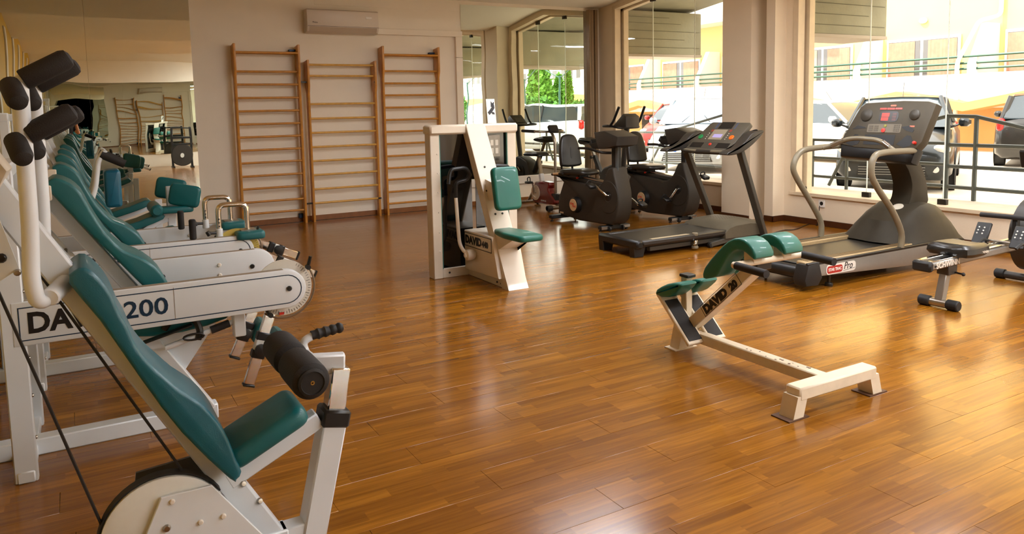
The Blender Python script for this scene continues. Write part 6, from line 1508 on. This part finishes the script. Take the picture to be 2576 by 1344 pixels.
for k in range(8):
    y = -38+k*3.6
    part('fence_post', MB().tube([(22.5, y, GZ), (22.5, y, 3.3)], 0.05, 6), M_grail, fe)
    part('fence_wire', MB().tube([(22.5, y, 3.2), (22.5, y+1.8, 3.75), (22.5, y+3.6, 3.2)], 0.025, 5), M_grail, fe)
ms = MB()
for k in range(60):
    y = -38+k*0.45; ms.tube([(22.5, y, GZ), (22.5, y+1.5, 1.6)], 0.008, 3, cap=False); ms.tube([(22.5, y+1.5, GZ), (22.5, y, 1.6)], 0.008, 3, cap=False)
o = part('mesh_wire', ms, M_grail, fe); o['kind'] = 'stuff'
# ================================================================== photographer (seen in the mirror) and rack by the front wall
def photographer():
    t = thing('person', 'person in dark shirt holding a camera to the face, seen in the tall mirror', 'person', (0, 0, 0))
    c, s = math.cos(-YAW), math.sin(-YAW)
    def W(x, y, z): return V((x*c-y*s, x*s+y*c, z))
    def skin(name, nodes, edges, m, sub=2):
        me = bpy.data.meshes.new(name); me.from_pydata([W(*n[:3]) for n in nodes], edges, [])
        o = bpy.data.objects.new(name, me); COL.objects.link(o); o.parent = t
        sk = o.modifiers.new('skin', 'SKIN'); sk.use_smooth_shade = True
        for i, n in enumerate(nodes):
            v = me.skin_vertices[0].data[i]; v.radius = (n[3], n[4] if len(n) > 4 else n[3]); v.use_root = (i == 0)
        o.modifiers.new('subdivision', 'SUBSURF').levels = sub; o.modifiers['subdivision'].render_levels = sub
        me.materials.append(m); return o
    M_skin = mat('skin', (196, 140, 108), 0.55); M_shirt = mat('dark_shirt', (26, 26, 30), 0.8); M_tr = mat('dark_trousers', (40, 42, 52), 0.8)
    Y0 = -0.34
    body = [(0, Y0, 0.95, 0.14, 0.10), (0, Y0, 1.15, 0.13, 0.09), (0, Y0+0.01, 1.36, 0.16, 0.10), (0, Y0+0.02, 1.46, 0.055), (0, Y0+0.05, 1.55, 0.075), (0, Y0+0.07, 1.64, 0.085),
            (0.18, Y0+0.01, 1.38, 0.055), (0.27, Y0+0.10, 1.16, 0.042), (0.13, Y0+0.24, 1.40, 0.03), (-0.18, Y0+0.01, 1.38, 0.055), (-0.27, Y0+0.10, 1.16, 0.042), (-0.11, Y0+0.24, 1.40, 0.03),
            (0.10, Y0, 0.88, 0.085), (0.11, Y0+0.01, 0.48, 0.055), (0.11, Y0-0.02, 0.08, 0.042), (0.12, Y0+0.12, 0.04, 0.035), (-0.10, Y0, 0.88, 0.085), (-0.11, Y0+0.01, 0.48, 0.055), (-0.11, Y0-0.02, 0.08, 0.042), (-0.12, Y0+0.12, 0.04, 0.035),
            (0.085, Y0+0.255, 1.46, 0.032), (-0.075, Y0+0.255, 1.45, 0.032)]
    ed = [(0, 1), (1, 2), (2, 3), (3, 4), (4, 5), (2, 6), (6, 7), (7, 8), (8, 20), (2, 9), (9, 10), (10, 11), (11, 21), (0, 12), (12, 13), (13, 14), (14, 15), (0, 16), (16, 17), (17, 18), (18, 19)]
    skin('body', body, ed, M_skin)
    sh = [(0, Y0, 0.93, 0.155, 0.115), (0, Y0, 1.15, 0.145, 0.105), (0, Y0+0.01, 1.36, 0.175, 0.115), (0, Y0+0.015, 1.44, 0.07), (0.185, Y0+0.01, 1.37, 0.072), (0.24, Y0+0.06, 1.25, 0.06), (-0.185, Y0+0.01, 1.37, 0.072), (-0.24, Y0+0.06, 1.25, 0.06)]
    skin('shirt', sh, [(0, 1), (1, 2), (2, 3), (2, 4), (4, 5), (2, 6), (6, 7)], M_shirt)
    tr = [(0, Y0, 0.95, 0.15, 0.115), (0.10, Y0, 0.87, 0.10), (0.11, Y0+0.01, 0.48, 0.075), (0.11, Y0-0.02, 0.08, 0.065), (-0.10, Y0, 0.87, 0.10), (-0.11, Y0+0.01, 0.48, 0.075), (-0.11, Y0-0.02, 0.08, 0.065)]
    skin('trousers', tr, [(0, 1), (1, 2), (2, 3), (0, 4), (4, 5), (5, 6)], M_tr)
    hc = W(0, Y0+0.045, 1.635)
    part('hair', MB().sphere(hc, 0.115, 16, (0.85, 1.0, 0.95)), mat('dark_hair', (30, 22, 18), 0.6), t)
    for k in range(5):
        for sx in (-1, 1):
            a = W(sx*0.085, Y0+0.255, 1.47-k*0.018); b = W(sx*0.075, Y0+0.285, 1.475-k*0.018); d = W(sx*0.068, Y0+0.282, 1.475-k*0.018)
            part('finger', MB().tube([a, b, d], 0.0085, 6), M_skin, t)
    for sx in (-1, 1):
        part('ear', MB().sphere(W(sx*0.088, Y0+0.06, 1.585), 0.028, 8, (0.5, 0.8, 1.2)), M_skin, t)
        part('shoe', MB().sphere(W(sx*0.115, Y0+0.06, 0.045), 0.05, 10, (0.95, 2.2, 0.85)), mat('shoe_dark', (30, 30, 32), 0.6), t)
    cm = thing('photo_camera', 'black camera held up by the person in the tall mirror', 'camera', tuple(W(0, -0.09, 1.42)))
    R3 = Matrix.Rotation(-YAW, 3, 'Z')
    part('camera_body', MB().box(W(0, -0.095, 1.485), (0.13, 0.05, 0.09), 0.012, R3), M_black, cm)
    part('prism_hump', MB().box(W(0, -0.095, 1.54), (0.05, 0.045, 0.035), 0.01, R3), M_black, cm)
    part('lens', MB().lathe(W(0, -0.075, 1.485), W(0, 1, 0), [(0.03, 0), (0.034, 0.01), (0.034, 0.04), (0.028, 0.042), (0.02, 0.034), (0, 0.032)], 20), M_rubber, cm)
photographer()
def fan_rack():
    t = thing('fan_bike_rack', 'tall black steel rack with a round wheel by the front mirror', 'exercise machine', (2.8, -3.6, 0))
    for x in (2.55, 3.05):
        part('upright', MB().b2((x-0.03, -3.65, 0), (x+0.03, -3.59, 1.15), 0.006), M_black, t)
        part('foot', MB().b2((x-0.03, -3.85, 0), (x+0.03, -3.39, 0.05), 0.006), M_black, t)
    for z in (0.62, 0.80, 1.10): part('shelf_bar', MB().b2((2.55, -3.66, z-0.025), (3.05, -3.58, z+0.025), 0.004), M_black, t)
    part('wheel', MB().lathe((2.80, -3.58, 0.34), (0, -1, 0), [(0.04, 0), (0.27, 0), (0.29, 0.02), (0.29, 0.06), (0.27, 0.08), (0.04, 0.08)], 30), M_dgrey, t)
    part('hub', MB().lathe((2.80, -3.57, 0.34), (0, 1, 0), [(0.05, 0), (0.05, 0.03), (0, 0.03)], 16), M_nylon, t)
fan_rack()
